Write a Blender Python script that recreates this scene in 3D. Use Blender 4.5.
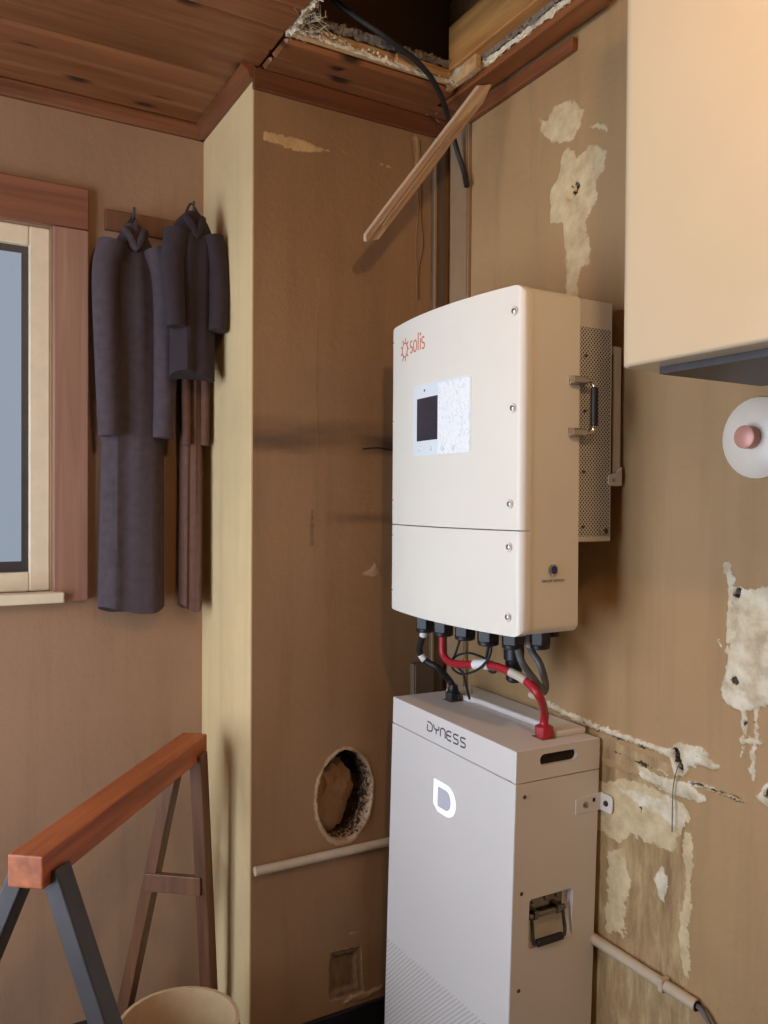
import bpy, bmesh, math, random
import numpy as np
from mathutils import Vector, Matrix, noise
random.seed(7)
for o in list(bpy.data.objects): bpy.data.objects.remove(o, do_unlink=True)
SC = bpy.context.scene
COL = SC.collection
PI = math.pi

# ------------------------------------------------------------------ camera
CAM = Vector((-1.403, -2.069, 1.463))
FPX, YAW, PITCH, ROLL = 814.4, 0.518864, -0.0129519, 0.0060367
FW = Vector((math.sin(YAW)*math.cos(PITCH), math.cos(YAW)*math.cos(PITCH), math.sin(PITCH)))
_r = Vector((math.cos(YAW), -math.sin(YAW), 0)); _u = _r.cross(FW)
RT = _r*math.cos(ROLL) + _u*math.sin(ROLL)
UP = _u*math.cos(ROLL) - _r*math.sin(ROLL)
cam = bpy.data.cameras.new('camera'); camo = bpy.data.objects.new('camera', cam); COL.objects.link(camo)
cam.sensor_fit = 'VERTICAL'; cam.sensor_height = 36.0; cam.lens = FPX*36/1024
cam.clip_start = 0.02
m = Matrix((RT, UP, -FW)).transposed().to_4x4(); m.translation = CAM
camo.matrix_world = m
SC.camera = camo

# ------------------------------------------------------------------ world, light, exposure
SKY = 9.8
W = bpy.data.worlds.new('world'); SC.world = W; W.use_nodes = True
bg = W.node_tree.nodes['Background']
bg.inputs['Color'].default_value = (0.90, 0.95, 1.0, 1); bg.inputs['Strength'].default_value = SKY
LAMP_POS = (-0.98, -1.86, 2.43); LAMP_STRENGTH = 390.0
SC.view_settings.view_transform = 'Standard'; SC.view_settings.look = 'None'
SC.view_settings.exposure = -0.12; SC.view_settings.gamma = 1.0
SC.view_settings.use_curve_mapping = False
# daylight enters through the two windows (portals only guide the sampling of the sky)
WIN1 = (-1.80, -1.075, 1.20, 2.24)      # x0 x1 z0 z1 in the far wall
WIN2 = (-1.35, 0.15, 0.15, 2.35)        # y0 y1 z0 z1 in the left wall
XL, YN, YF, ZT = -2.6, -3.3, 0.43, 2.98  # left wall, wall behind the camera, far wall, top of walls
ZF = -0.07                              # floor level
XJ = -0.627                             # corner of the alcove
def portal(loc, rot, sx, sy):
    l = bpy.data.lights.new('window_portal', 'AREA'); l.shape = 'RECTANGLE'; l.size = sx; l.size_y = sy
    l.cycles.is_portal = True
    o = bpy.data.objects.new('window_portal', l); o.location = loc; o.rotation_euler = rot; COL.objects.link(o)
portal(((WIN1[0]+WIN1[1])/2, YF+0.16, (WIN1[2]+WIN1[3])/2), (-PI/2, 0, 0), WIN1[1]-WIN1[0], WIN1[3]-WIN1[2])
portal((XL-0.16, (WIN2[0]+WIN2[1])/2, (WIN2[2]+WIN2[3])/2), (0, -PI/2, 0), WIN2[3]-WIN2[2], WIN2[1]-WIN2[0])

# ------------------------------------------------------------------ points seen through the lens
def ray(x, y): return FW + RT*((x-384)/FPX) - UP*((y-512)/FPX)
def onX(x, y, X): k = ray(x, y); return CAM + k*((X-CAM.x)/k.x)
def onY(x, y, Y): k = ray(x, y); return CAM + k*((Y-CAM.y)/k.y)
def onZ(x, y, Z): k = ray(x, y); return CAM + k*((Z-CAM.z)/k.z)

# ------------------------------------------------------------------ materials
def lin(c):
    return tuple((v/255/12.92 if v/255 <= 0.04045 else ((v/255+0.055)/1.055)**2.4) for v in c) + (1,)
def newmat(name):
    m = bpy.data.materials.new(name); m.use_nodes = True
    return m, m.node_tree, m.node_tree.nodes['Principled BSDF']
def N(t, kind, **kw):
    n = t.nodes.new(kind)
    for k, v in kw.items():
        if k in n.inputs: n.inputs[k].default_value = v
        else: setattr(n, k, v)
    return n
def plain(name, col, rough=0.5, metal=0.0, mottle=0.06, scale=30, bump=0.0, spec=0.5, emit=0):
    """one colour with a little mottling, so nothing is dead flat"""
    m, t, b = newmat(name)
    tc = N(t, 'ShaderNodeTexCoord'); nz = N(t, 'ShaderNodeTexNoise', Scale=scale, Detail=4.0)
    t.links.new(tc.outputs['Object'], nz.inputs['Vector'])
    r = N(t, 'ShaderNodeValToRGB')
    c = lin(col); r.color_ramp.elements[0].position = 0.3; r.color_ramp.elements[1].position = 0.7
    r.color_ramp.elements[0].color = tuple(v*(1-mottle) for v in c[:3])+(1,)
    r.color_ramp.elements[1].color = tuple(min(1, v*(1+mottle)) for v in c[:3])+(1,)
    t.links.new(nz.outputs['Fac'], r.inputs['Fac']); t.links.new(r.outputs['Color'], b.inputs['Base Color'])
    b.inputs['Roughness'].default_value = rough; b.inputs['Metallic'].default_value = metal
    b.inputs['Specular IOR Level'].default_value = spec
    if bump:
        bp = N(t, 'ShaderNodeBump', Strength=bump, Distance=0.002)
        t.links.new(nz.outputs['Fac'], bp.inputs['Height']); t.links.new(bp.outputs['Normal'], b.inputs['Normal'])
    if emit:
        b.inputs['Emission Color'].default_value = c; b.inputs['Emission Strength'].default_value = emit
    return m
def ramp(t, src, stops):
    r = N(t, 'ShaderNodeValToRGB'); e = r.color_ramp.elements
    e[0].position, e[0].color = stops[0]; e[1].position, e[1].color = stops[-1]
    for p, c in stops[1:-1]:
        x = e.new(p); x.color = c
    t.links.new(src, r.inputs['Fac']); return r.outputs['Color']
def mixc(t, fac, a, b, mode='MIX'):
    n = N(t, 'ShaderNodeMix', data_type='RGBA', blend_type=mode)
    if isinstance(fac, float): n.inputs[0].default_value = fac
    else: t.links.new(fac, n.inputs[0])
    for i, v in ((6, a), (7, b)):
        if isinstance(v, tuple): n.inputs[i].default_value = v
        else: t.links.new(v, n.inputs[i])
    return n.outputs[2]
def mth(t, op, a, b=None, clamp=False):
    n = N(t, 'ShaderNodeMath', operation=op, use_clamp=clamp)
    for i, v in ((0, a), (1, b)):
        if v is None: continue
        if isinstance(v, (int, float)): n.inputs[i].default_value = v
        else: t.links.new(v, n.inputs[i])
    return n.outputs[0]
def wall_paint(name, col, dirt, streaks=()):
    """old matt tan paint, cloudy with grime, scuffs and faint roller lines; streaks = (z, half height, x centre, half width) of soot smears"""
    m, t, b = newmat(name)
    tc = N(t, 'ShaderNodeTexCoord').outputs['Object']
    big = N(t, 'ShaderNodeTexNoise', Scale=1.6, Detail=5.0, Roughness=0.6); t.links.new(tc, big.inputs['Vector'])
    mp = N(t, 'ShaderNodeMapping'); mp.inputs['Scale'].default_value = (14, 14, 1.2); t.links.new(tc, mp.inputs['Vector'])
    run = N(t, 'ShaderNodeTexNoise', Scale=1.0, Detail=6.0, Roughness=0.65); t.links.new(mp.outputs['Vector'], run.inputs['Vector'])
    fine = N(t, 'ShaderNodeTexNoise', Scale=55.0, Detail=5.0, Roughness=0.7); t.links.new(tc, fine.inputs['Vector'])
    c = lin(col); d = lin(dirt)
    base = ramp(t, big.outputs['Fac'], [(0.30, tuple(v*0.86 for v in c[:3])+(1,)), (0.5, c), (0.72, tuple(v*1.10 for v in c[:3])+(1,))])
    base = mixc(t, ramp(t, run.outputs['Fac'], [(0.5, (0, 0, 0, 1)), (0.78, (0.35, 0.35, 0.35, 1))]), base, d)
    base = mixc(t, ramp(t, fine.outputs['Fac'], [(0.60, (0, 0, 0, 1)), (0.80, (0.25, 0.25, 0.25, 1))]), base, d)
    if streaks:
        sx = N(t, 'ShaderNodeSeparateXYZ'); t.links.new(tc, sx.inputs[0])
        mp2 = N(t, 'ShaderNodeMapping'); mp2.inputs['Scale'].default_value = (5, 5, 26); t.links.new(tc, mp2.inputs['Vector'])
        sn = N(t, 'ShaderNodeTexNoise', Scale=1.0, Detail=5.0); t.links.new(mp2.outputs['Vector'], sn.inputs['Vector'])
        for ax, z, hz, x, hx, amt in streaks:
            dz = mth(t, 'DIVIDE', mth(t, 'ABSOLUTE', mth(t, 'SUBTRACT', sx.outputs[2], z)), hz)
            dx = mth(t, 'DIVIDE', mth(t, 'ABSOLUTE', mth(t, 'SUBTRACT', sx.outputs[ax], x)), hx)
            f = mth(t, 'SUBTRACT', 1.0, mth(t, 'MAXIMUM', dz, dx), True)
            f = mth(t, 'MULTIPLY', mth(t, 'MULTIPLY', f, sn.outputs['Fac']), 2.6*amt, True)
            base = mixc(t, f, base, lin((62, 46, 36)))
    t.links.new(base, b.inputs['Base Color'])
    b.inputs['Roughness'].default_value = 0.62; b.inputs['Specular IOR Level'].default_value = 0.35
    h = mth(t, 'ADD', mth(t, 'MULTIPLY', fine.outputs['Fac'], 0.35), big.outputs['Fac'])
    bp = N(t, 'ShaderNodeBump', Strength=0.35, Distance=0.012); t.links.new(h, bp.inputs['Height'])
    t.links.new(bp.outputs['Normal'], b.inputs['Normal'])
    return m
def wood(name, axis, light, dark, knots=True, rough=0.45, scale=1.0, rnd=True):
    """pine: grain stretched along axis (0,1,2), knots, a different cut per board"""
    m, t, b = newmat(name)
    tc = N(t, 'ShaderNodeTexCoord').outputs['Object']
    oi = N(t, 'ShaderNodeObjectInfo')
    off = N(t, 'ShaderNodeVectorMath', operation='SCALE'); off.inputs[0].default_value = (7.3, 3.1, 5.7)
    t.links.new(oi.outputs['Random'], off.inputs['Scale'])
    add = N(t, 'ShaderNodeVectorMath', operation='ADD'); t.links.new(tc, add.inputs[0]); t.links.new(off.outputs[0], add.inputs[1])
    s = [34.0*scale]*3; s[axis] = 1.8*scale
    mp = N(t, 'ShaderNodeMapping'); mp.inputs['Scale'].default_value = s; t.links.new(add.outputs[0], mp.inputs['Vector'])
    g = N(t, 'ShaderNodeTexNoise', Scale=1.0, Detail=6.0, Roughness=0.6, Distortion=0.6); t.links.new(mp.outputs['Vector'], g.inputs['Vector'])
    L = lin(light); D = lin(dark); M = tuple((a+c)/2 for a, c in zip(L, D))
    colr = ramp(t, g.outputs['Fac'], [(0.28, D), (0.5, M), (0.70, L)])
    s2 = [13.0]*3; s2[axis] = 5.0
    if knots:
        mp2 = N(t, 'ShaderNodeMapping'); mp2.inputs['Scale'].default_value = s2; t.links.new(add.outputs[0], mp2.inputs['Vector'])
        v = N(t, 'ShaderNodeTexVoronoi', Scale=1.0, feature='F1', voronoi_dimensions='2D' if axis < 2 else '3D'); t.links.new(mp2.outputs['Vector'], v.inputs['Vector'])
        sel = mth(t, 'GREATER_THAN', N(t, 'ShaderNodeSeparateColor').outputs[0], 0.68)
        sc = sel.node.inputs[0].links[0].from_node; t.links.new(v.outputs['Color'], sc.inputs[0])
        k = mth(t, 'MULTIPLY', ramp(t, v.outputs['Distance'], [(0.08, (1, 1, 1, 1)), (0.22, (0, 0, 0, 1))]), sel)
        colr = mixc(t, k, colr, lin((48, 24, 14)))
    tint = ramp(t, oi.outputs['Random'], [(0.0, (0.82, 0.78, 0.76, 1)), (1.0, (1.12, 1.10, 1.06, 1))])
    colr = mixc(t, 1.0, colr, tint, 'MULTIPLY')
    t.links.new(colr, b.inputs['Base Color']); b.inputs['Roughness'].default_value = rough
    bp = N(t, 'ShaderNodeBump', Strength=0.25, Distance=0.002); t.links.new(g.outputs['Fac'], bp.inputs['Height'])
    t.links.new(bp.outputs['Normal'], b.inputs['Normal'])
    return m
def perforated(name, col, pitch, hole, region=None, dark=(28, 26, 24), rough=0.45):
    """sheet with a staggered grid of round holes in its local YZ plane; region = (slope, y0, z0): only below that slanting line"""
    m, t, b = newmat(name)
    tc = N(t, 'ShaderNodeTexCoord').outputs['Object']
    sx = N(t, 'ShaderNodeSeparateXYZ'); t.links.new(tc, sx.inputs[0])
    # sheet lies in XZ (side) or YZ (front): use x+y so that one formula serves both
    hsum = mth(t, 'ADD', sx.outputs[0], sx.outputs[1])
    cb = N(t, 'ShaderNodeCombineXYZ'); t.links.new(hsum, cb.inputs[0]); t.links.new(sx.outputs[2], cb.inputs[1])
    mp = N(t, 'ShaderNodeMapping'); mp.inputs['Rotation'].default_value = (0, 0, PI/4)
    mp.inputs['Scale'].default_value = (1/pitch, 1/pitch, 1); t.links.new(cb.outputs[0], mp.inputs['Vector'])
    v = N(t, 'ShaderNodeTexVoronoi', Scale=1.0, Randomness=0.0, voronoi_dimensions='2D'); t.links.new(mp.outputs['Vector'], v.inputs['Vector'])
    k = mth(t, 'LESS_THAN', v.outputs['Distance'], hole)
    if region:
        sl, y0, z0 = region
        lim = mth(t, 'ADD', mth(t, 'MULTIPLY', mth(t, 'SUBTRACT', hsum, y0), sl), z0)
        k = mth(t, 'MULTIPLY', k, mth(t, 'LESS_THAN', sx.outputs[2], lim))
    t.links.new(mixc(t, k, lin(col), lin(dark)), b.inputs['Base Color']); b.inputs['Roughness'].default_value = rough
    bp = N(t, 'ShaderNodeBump', Strength=0.6, Distance=0.002, invert=True); t.links.new(k, bp.inputs['Height'])
    t.links.new(bp.outputs['Normal'], b.inputs['Normal'])
    return m
def glassy(name, tint=(0.95, 0.98, 1.0), gloss=0.08, rough=0.02):
    m = bpy.data.materials.new(name); m.use_nodes = True; t = m.node_tree; t.nodes.remove(t.nodes['Principled BSDF'])
    tr = N(t, 'ShaderNodeBsdfTransparent'); tr.inputs[0].default_value = tint+(1,)
    gl = N(t, 'ShaderNodeBsdfGlossy'); gl.inputs['Roughness'].default_value = rough
    mx = N(t, 'ShaderNodeMixShader'); mx.inputs[0].default_value = gloss
    t.links.new(tr.outputs[0], mx.inputs[1]); t.links.new(gl.outputs[0], mx.inputs[2])
    t.links.new(mx.outputs[0], t.nodes['Material Output'].inputs[0]); return m
def film_mat(name):
    """crinkled protective film, near-white with painted glare"""
    m, t, b = newmat(name)
    tc = N(t, 'ShaderNodeTexCoord').outputs['Object']
    mp = N(t, 'ShaderNodeMapping'); mp.inputs['Scale'].default_value = (1, 2.2, 1.0); mp.inputs['Rotation'].default_value = (0.5, 0, 0)
    t.links.new(tc, mp.inputs['Vector'])
    v = N(t, 'ShaderNodeTexNoise', Scale=48.0, Detail=2.0, Distortion=3.0); t.links.new(mp.outputs['Vector'], v.inputs['Vector'])
    c = ramp(t, v.outputs['Fac'], [(0.34, lin((214, 228, 228))), (0.42, lin((250, 252, 252))), (0.60, lin((252, 254, 254)))])
    t.links.new(c, b.inputs['Base Color']); b.inputs['Roughness'].default_value = 0.22
    bp = N(t, 'ShaderNodeBump', Strength=0.5, Distance=0.002); t.links.new(v.outputs['Fac'], bp.inputs['Height'])
    t.links.new(bp.outputs['Normal'], b.inputs['Normal'])
    return m
M = {}
TAN = (168, 136, 97)
M['wall_back'] = wall_paint('wall_back_shaded', (150, 115, 80), (104, 76, 52),  # the right wall's paint darkened, its dimmer lighting put into the colour
    streaks=((0, 1.645, 0.06, -0.30, 0.60, 0.42), (0, 1.625, 0.035, -0.60, 0.16, 0.45), (0, 1.625, 0.03, -0.18, 0.14, 0.7), (0, 1.415, 0.022, -0.28, 0.16, 0.35)))
M['wall_right'] = wall_paint('wall_right_paint', (172, 139, 97), (124, 94, 62))
M['wall_far'] = wall_paint('wall_far_paint', (160, 126, 98), (112, 84, 62))
M['wall_return'] = wall_paint('wall_return_lit', (214, 186, 138), (176, 146, 102))  # paler than the other walls: window light is put into this colour
M['wall_other'] = wall_paint('wall_other_paint', (176, 150, 116), (130, 104, 76))
M['floor'] = plain('floor_dark', (46, 36, 28), 0.6, mottle=0.35, scale=9, bump=0.3)
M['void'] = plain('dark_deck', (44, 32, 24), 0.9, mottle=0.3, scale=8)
M['pine'] = wood('ceiling_pine', 0, (146, 92, 54), (108, 63, 35))
M['pine_y'] = wood('ceiling_pine_y', 1, (164, 104, 58), (112, 62, 32))
M['trim_x'] = wood('trim_pine_x', 0, (126, 76, 46), (84, 46, 27), knots=False)
M['trim_y'] = wood('trim_pine_y', 1, (134, 82, 50), (90, 50, 29), knots=False)
M['joist'] = wood('joist_wood', 1, (196, 144, 84), (142, 96, 52), knots=False)
M['rough_x'] = wood('sawn_batten_x', 0, (226, 188, 132), (168, 124, 80), knots=False, rough=0.8)
M['splinter'] = wood('splintered_plank', 2, (222, 196, 166), (138, 104, 78), knots=False, rough=0.75)
M['orange_wood'] = wood('orange_wood', 1, (196, 112, 60), (140, 70, 34), knots=False)
M['brown_wood'] = wood('brown_wood', 2, (122, 82, 54), (84, 52, 34), knots=False)
M['casing'] = wood('red_brown_casing', 2, (178, 138, 116), (150, 108, 90), knots=False)
M['casing_x'] = wood('red_brown_casing_x', 0, (150, 96, 72), (112, 66, 48), knots=False)
M['plaster'] = plain('plaster_white', (214, 200, 172), 0.9, mottle=0.22, scale=45, bump=0.8)
M['filler'] = plain('plaster_cream', (208, 184, 140), 0.9, mottle=0.16, scale=38, bump=0.6)
M['oldplaster'] = plain('plaster_grey', (186, 176, 152), 0.9, mottle=0.22, scale=26, bump=0.6)
M['bareplaster'] = plain('plaster_stained', (168, 142, 100), 0.9, mottle=0.30, scale=16, bump=0.6)
M['yellowplaster'] = plain('plaster_yellow', (204, 170, 104), 0.9, mottle=0.20, scale=26, bump=0.6)
M['darkplaster'] = plain('plaster_brown', (132, 104, 72), 0.9, mottle=0.25, scale=20, bump=0.6)
M['hole'] = plain('dark_hole', (40, 30, 22), 0.95, mottle=0.4, scale=60)
M['fluff'] = plain('grey_fibre', (120, 108, 94), 0.95, mottle=0.4, scale=90, bump=0.8)
M['cardboard'] = plain('crumpled_brown_paper', (150, 112, 74), 0.8, mottle=0.15, scale=14, bump=0.4)
M['inv'] = plain('cream_white_powder_coat', (236, 230, 216), 0.38, mottle=0.012, scale=8)
M['inv_back'] = plain('pale_grey_sheet', (214, 208, 200), 0.45, mottle=0.02, scale=8)
M['inv_perf'] = perforated('perforated_sheet', (206, 202, 198), 0.0066, 0.34)
M['bat'] = plain('white_powder_coat', (228, 222, 216), 0.5, mottle=0.012, scale=8)
M['panel'] = plain('display_white', (232, 240, 242), 0.2, mottle=0.01)
M['film'] = film_mat('crinkled_film')  # glare on the film is put into its near-white colour
M['lcd'] = plain('lcd_dark', (58, 56, 66), 0.12, mottle=0.08, scale=20)
M['chrome'] = plain('chrome', (205, 200, 192), 0.18, 1.0, mottle=0.03)
M['steel'] = plain('zinc_steel', (176, 168, 156), 0.3, 1.0, mottle=0.08)
M['handle_steel'] = plain('handle_steel', (128, 120, 110), 0.22, 1.0, mottle=0.15, scale=60)
M['screw'] = plain('dark_screw', (92, 84, 74), 0.4, 0.8, mottle=0.1)
M['black'] = plain('black_plastic', (26, 26, 28), 0.42, mottle=0.1)
M['rubber'] = plain('black_rubber', (30, 29, 30), 0.55, mottle=0.1)
M['greycable'] = plain('grey_cable', (92, 90, 88), 0.45, mottle=0.06)
M['red'] = plain('red_cable', (172, 36, 46), 0.35, mottle=0.05)
M['label'] = plain('white_label', (236, 232, 228), 0.6, mottle=0.02)
M['sleeve'] = plain('cream_sleeve', (214, 196, 170), 0.6, mottle=0.03)
M['greenwire'] = plain('yellow_green_wire', (150, 136, 62), 0.5, mottle=0.05)
M['logo_red'] = plain('orange_red_print', (208, 116, 80), 0.5, mottle=0.02)
M['logo_dark'] = plain('dark_grey_print', (58, 58, 66), 0.5, mottle=0.02)
M['logo_blue'] = plain('grey_blue_inlay', (212, 212, 222), 0.4, mottle=0.02)
M['logo_lit'] = plain('lit_white_emblem', (255, 255, 255), 0.4, mottle=0.0, emit=0.55)
M['blue'] = plain('blue_button', (52, 54, 120), 0.2, mottle=0.05)
M['boiler'] = plain('cream_enamel', (212, 192, 158), 0.2, mottle=0.015, scale=6)
M['pvc'] = plain('cream_pvc', (190, 172, 146), 0.5, mottle=0.05)
M['pvc2'] = plain('beige_trunking', (150, 122, 92), 0.5, mottle=0.06)
M['boxshaded'] = plain('shaded_plastic', (104, 84, 66), 0.5, mottle=0.06)  # darkened plastic: shade of the corner and between the units put into colour
M['whiteplastic'] = plain('white_plastic', (226, 216, 202), 0.35, mottle=0.03)
M['copper'] = plain('reddish_copper', (206, 146, 132), 0.4, 0.2, mottle=0.08)
M['frame'] = plain('cream_window_frame', (226, 208, 178), 0.5, mottle=0.04)
M['glass'] = glassy('window_glass', (0.90, 0.94, 1.0))
M['glass_dim'] = glassy('dim_window_glass', (0.19, 0.20, 0.215), 0.012, 0.45)  # strong tint added only to dim the sky seen through the pane
M['coat'] = plain('purple_grey_cloth', (74, 62, 66), 0.95, mottle=0.15, scale=40, bump=0.3)
M['coatdark'] = plain('near_black_cloth', (50, 38, 42), 0.95, mottle=0.15, scale=40, bump=0.3)
M['coatbrown'] = plain('brown_cloth', (98, 68, 54), 0.95, mottle=0.15, scale=40, bump=0.3)
M['darkmetal'] = plain('dark_grey_metal', (74, 70, 70), 0.5, 0.5, mottle=0.1)
M['bucket'] = plain('cream_bucket', (186, 158, 120), 0.5, mottle=0.06)
M['bulb'] = plain('lit_bulb', (255, 196, 128), 0.4, mottle=0.0)
_b = M['bulb'].node_tree.nodes['Principled BSDF']
_b.inputs['Emission Color'].default_value = (1.0, 0.66, 0.36, 1); _b.inputs['Emission Strength'].default_value = LAMP_STRENGTH

# ------------------------------------------------------------------ mesh helpers
def obj(name, bm, mat, parent=None, smooth=False, bevel=0, seg=2, ang=40):
    me = bpy.data.meshes.new(name)
    bmesh.ops.recalc_face_normals(bm, faces=bm.faces[:])
    bm.to_mesh(me); bm.free()
    me.materials.append(M[mat] if isinstance(mat, str) else mat)
    if smooth:
        for p in me.polygons: p.use_smooth = True
        me.set_sharp_from_angle(angle=math.radians(35))
    o = bpy.data.objects.new(name, me); COL.objects.link(o)
    if parent is not None: o.parent = parent
    if bevel:
        md = o.modifiers.new('bevel', 'BEVEL'); md.width = bevel; md.segments = seg; md.limit_method = 'ANGLE'; md.angle_limit = math.radians(ang)
    return o
def thing(name, label, cat, loc=(0, 0, 0), rot=(0, 0, 0), group=None):
    o = bpy.data.objects.new(name, None); COL.objects.link(o); o.empty_display_size = 0.05
    o.location = loc; o.rotation_euler = rot; o['label'] = label; o['category'] = cat
    if group: o['group'] = group
    return o
def tag(o, label, cat, group=None):
    o['label'] = label; o['category'] = cat
    if group: o['group'] = group
    return o
def struct(o, label=None):
    o['kind'] = 'structure'
    if label: o['label'] = label
    return o
def box(bm, x0, x1, y0, y1, z0, z1):
    vs = [bm.verts.new((x, y, z)) for x in (x0, x1) for y in (y0, y1) for z in (z0, z1)]
    for f in ((0, 1, 3, 2), (4, 6, 7, 5), (0, 4, 5, 1), (2, 3, 7, 6), (0, 2, 6, 4), (1, 5, 7, 3)):
        bm.faces.new([vs[i] for i in f])
    return bm
def B(*a): return box(bmesh.new(), *a)
def prism(pts, vec, bm=None):
    """closed polygon of 3D points pushed along vec"""
    bm = bm or bmesh.new(); vec = Vector(vec)
    a = [bm.verts.new(Vector(p)) for p in pts]; b = [bm.verts.new(Vector(p)+vec) for p in pts]
    bm.faces.new(a); bm.faces.new(b[::-1])
    n = len(a)
    for i in range(n): bm.faces.new((a[i], b[i], b[(i+1) % n], a[(i+1) % n]))
    return bm
def frame_of(d):
    d = Vector(d).normalized(); a = Vector((0, 0, 1)) if abs(d.z) < 0.9 else Vector((1, 0, 0))
    u = d.cross(a).normalized(); return u, d.cross(u).normalized()
def cyl(p, q, r0, r1=None, n=20, bm=None, phase=0):
    bm = bm or bmesh.new(); p = Vector(p); q = Vector(q); r1 = r0 if r1 is None else r1
    u, v = frame_of(q-p)
    A = []; Bv = []
    for i in range(n):
        a = 2*PI*i/n+phase; d = u*math.cos(a)+v*math.sin(a)
        A.append(bm.verts.new(p+d*r0)); Bv.append(bm.verts.new(q+d*r1))
    bm.faces.new(A); bm.faces.new(Bv[::-1])
    for i in range(n): bm.faces.new((A[i], Bv[i], Bv[(i+1) % n], A[(i+1) % n]))
    return bm
def lathe(p, axis, prof, n=24, bm=None):
    """prof = (distance along axis, radius)"""
    bm = bm or bmesh.new(); p = Vector(p); ax = Vector(axis).normalized(); u, v = frame_of(ax)
    rings = []
    for h, r in prof:
        rings.append([bm.verts.new(p+ax*h+(u*math.cos(2*PI*i/n)+v*math.sin(2*PI*i/n))*max(r, 1e-4)) for i in range(n)])
    for a, b in zip(rings, rings[1:]):
        for i in range(n): bm.faces.new((a[i], b[i], b[(i+1) % n], a[(i+1) % n]))
    bm.faces.new(rings[0]); bm.faces.new(rings[-1][::-1])
    return bm
def spline(pts, k=8):
    pts = [Vector(p) for p in pts]; P = [pts[0]*2-pts[1]]+pts+[pts[-1]*2-pts[-2]]; out = []
    for i in range(1, len(P)-2):
        a, b, c, d = P[i-1:i+3]
        for j in range(k):
            t = j/k
            out.append(0.5*((2*b)+(c-a)*t+(2*a-5*b+4*c-d)*t*t+(3*b-a-3*c+d)*t**3))
    out.append(pts[-1]); return out
def tube(pts, r, n=10, k=8, bm=None, smooth=True):
    bm = bm or bmesh.new(); P = spline(pts, k) if smooth else [Vector(p) for p in pts]
    u = None; rings = []
    for i, p in enumerate(P):
        d = (P[min(i+1, len(P)-1)]-P[max(i-1, 0)]).normalized()
        if u is None: u, v = frame_of(d)
        else:
            u = (u-d*u.dot(d)).normalized(); v = d.cross(u)
        rr = r(i/(len(P)-1)) if callable(r) else r
        rings.append([bm.verts.new(p+(u*math.cos(2*PI*j/n)+v*math.sin(2*PI*j/n))*rr) for j in range(n)])
    for a, b in zip(rings, rings[1:]):
        for j in range(n): bm.faces.new((a[j], b[j], b[(j+1) % n], a[(j+1) % n]))
    bm.faces.new(rings[0]); bm.faces.new(rings[-1][::-1])
    return bm
def bar(p, q, w, h, up=(0, 0, 1), bm=None):
    """rectangular bar from p to q, w wide, h along up"""
    bm = bm or bmesh.new(); p = Vector(p); q = Vector(q); d = (q-p).normalized()
    s = d.cross(Vector(up)).normalized(); t = s.cross(d).normalized()
    pts = [p+s*w/2+t*h/2, p-s*w/2+t*h/2, p-s*w/2-t*h/2, p+s*w/2-t*h/2]
    return prism(pts, q-p, bm)
def rrect(y0, y1, z0, z1, r, n=6):
    """rounded rectangle in 2D; r = (bl, br, tr, tl) or one number"""
    if not isinstance(r, tuple): r = (r,)*4
    out = []
    for (cx, cy, a0, rr) in ((y0+r[0], z0+r[0], PI, r[0]), (y1-r[1], z0+r[1], 1.5*PI, r[1]), (y1-r[2], z1-r[2], 0, r[2]), (y0+r[3], z1-r[3], PI/2, r[3])):
        if rr <= 0: out.append((cx, cy)); continue
        for i in range(n+1):
            a = a0+PI/2*i/n; out.append((cx+rr*math.cos(a), cy+rr*math.sin(a)))
    return out
def rough_loop(pts, amp, depth=3):
    """ragged closed outline by midpoint displacement (2D)"""
    P = [tuple(p) for p in pts]
    for k in range(depth):
        Q = []
        for i, p in enumerate(P):
            q = P[(i+1) % len(P)]; dx, dy = q[0]-p[0], q[1]-p[1]; l = math.hypot(dx, dy) or 1e-6
            o = random.uniform(-1, 1)*min(amp, 0.30*l)
            Q += [p, ((p[0]+q[0])/2-dy/l*o, (p[1]+q[1])/2+dx/l*o)]
        P = Q; amp *= 0.6
    return P
def slab(outer, pockets, to3, thick, through=()):
    """wall face with openings: outer and pockets are 2D loops; to3(u,v,d) gives the point d behind the face. pockets = (loop, depth)"""
    bm = bmesh.new()
    def loop(pts, d): return [bm.verts.new(to3(u, v, d)) for u, v in pts]
    def edges(vs): return [bm.edges.new((vs[i], vs[(i+1) % len(vs)])) for i in range(len(vs))]
    def wallf(a, b):
        for i in range(len(a)): bm.faces.new((a[i], b[i], b[(i+1) % len(a)], a[(i+1) % len(a)]))
    fo = loop(outer, 0); bo = loop(outer, thick); es = edges(fo); eb = edges(bo)
    jobs = []
    for pts, d in pockets:
        a = loop(pts, 0); es += edges(a); b = loop(pts, d); jobs.append((a, b)); bm.faces.new(b)
    for pts in through:
        a = loop(pts, 0); es += edges(a); b = loop(pts, thick); eb += edges(b); jobs.append((a, b))
    bmesh.ops.triangle_fill(bm, use_beauty=True, use_dissolve=False, edges=es)
    bmesh.ops.triangle_fill(bm, use_beauty=True, use_dissolve=False, edges=eb)
    for a, b in jobs: wallf(a, b)
    wallf(fo, bo)
    return bm
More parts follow.
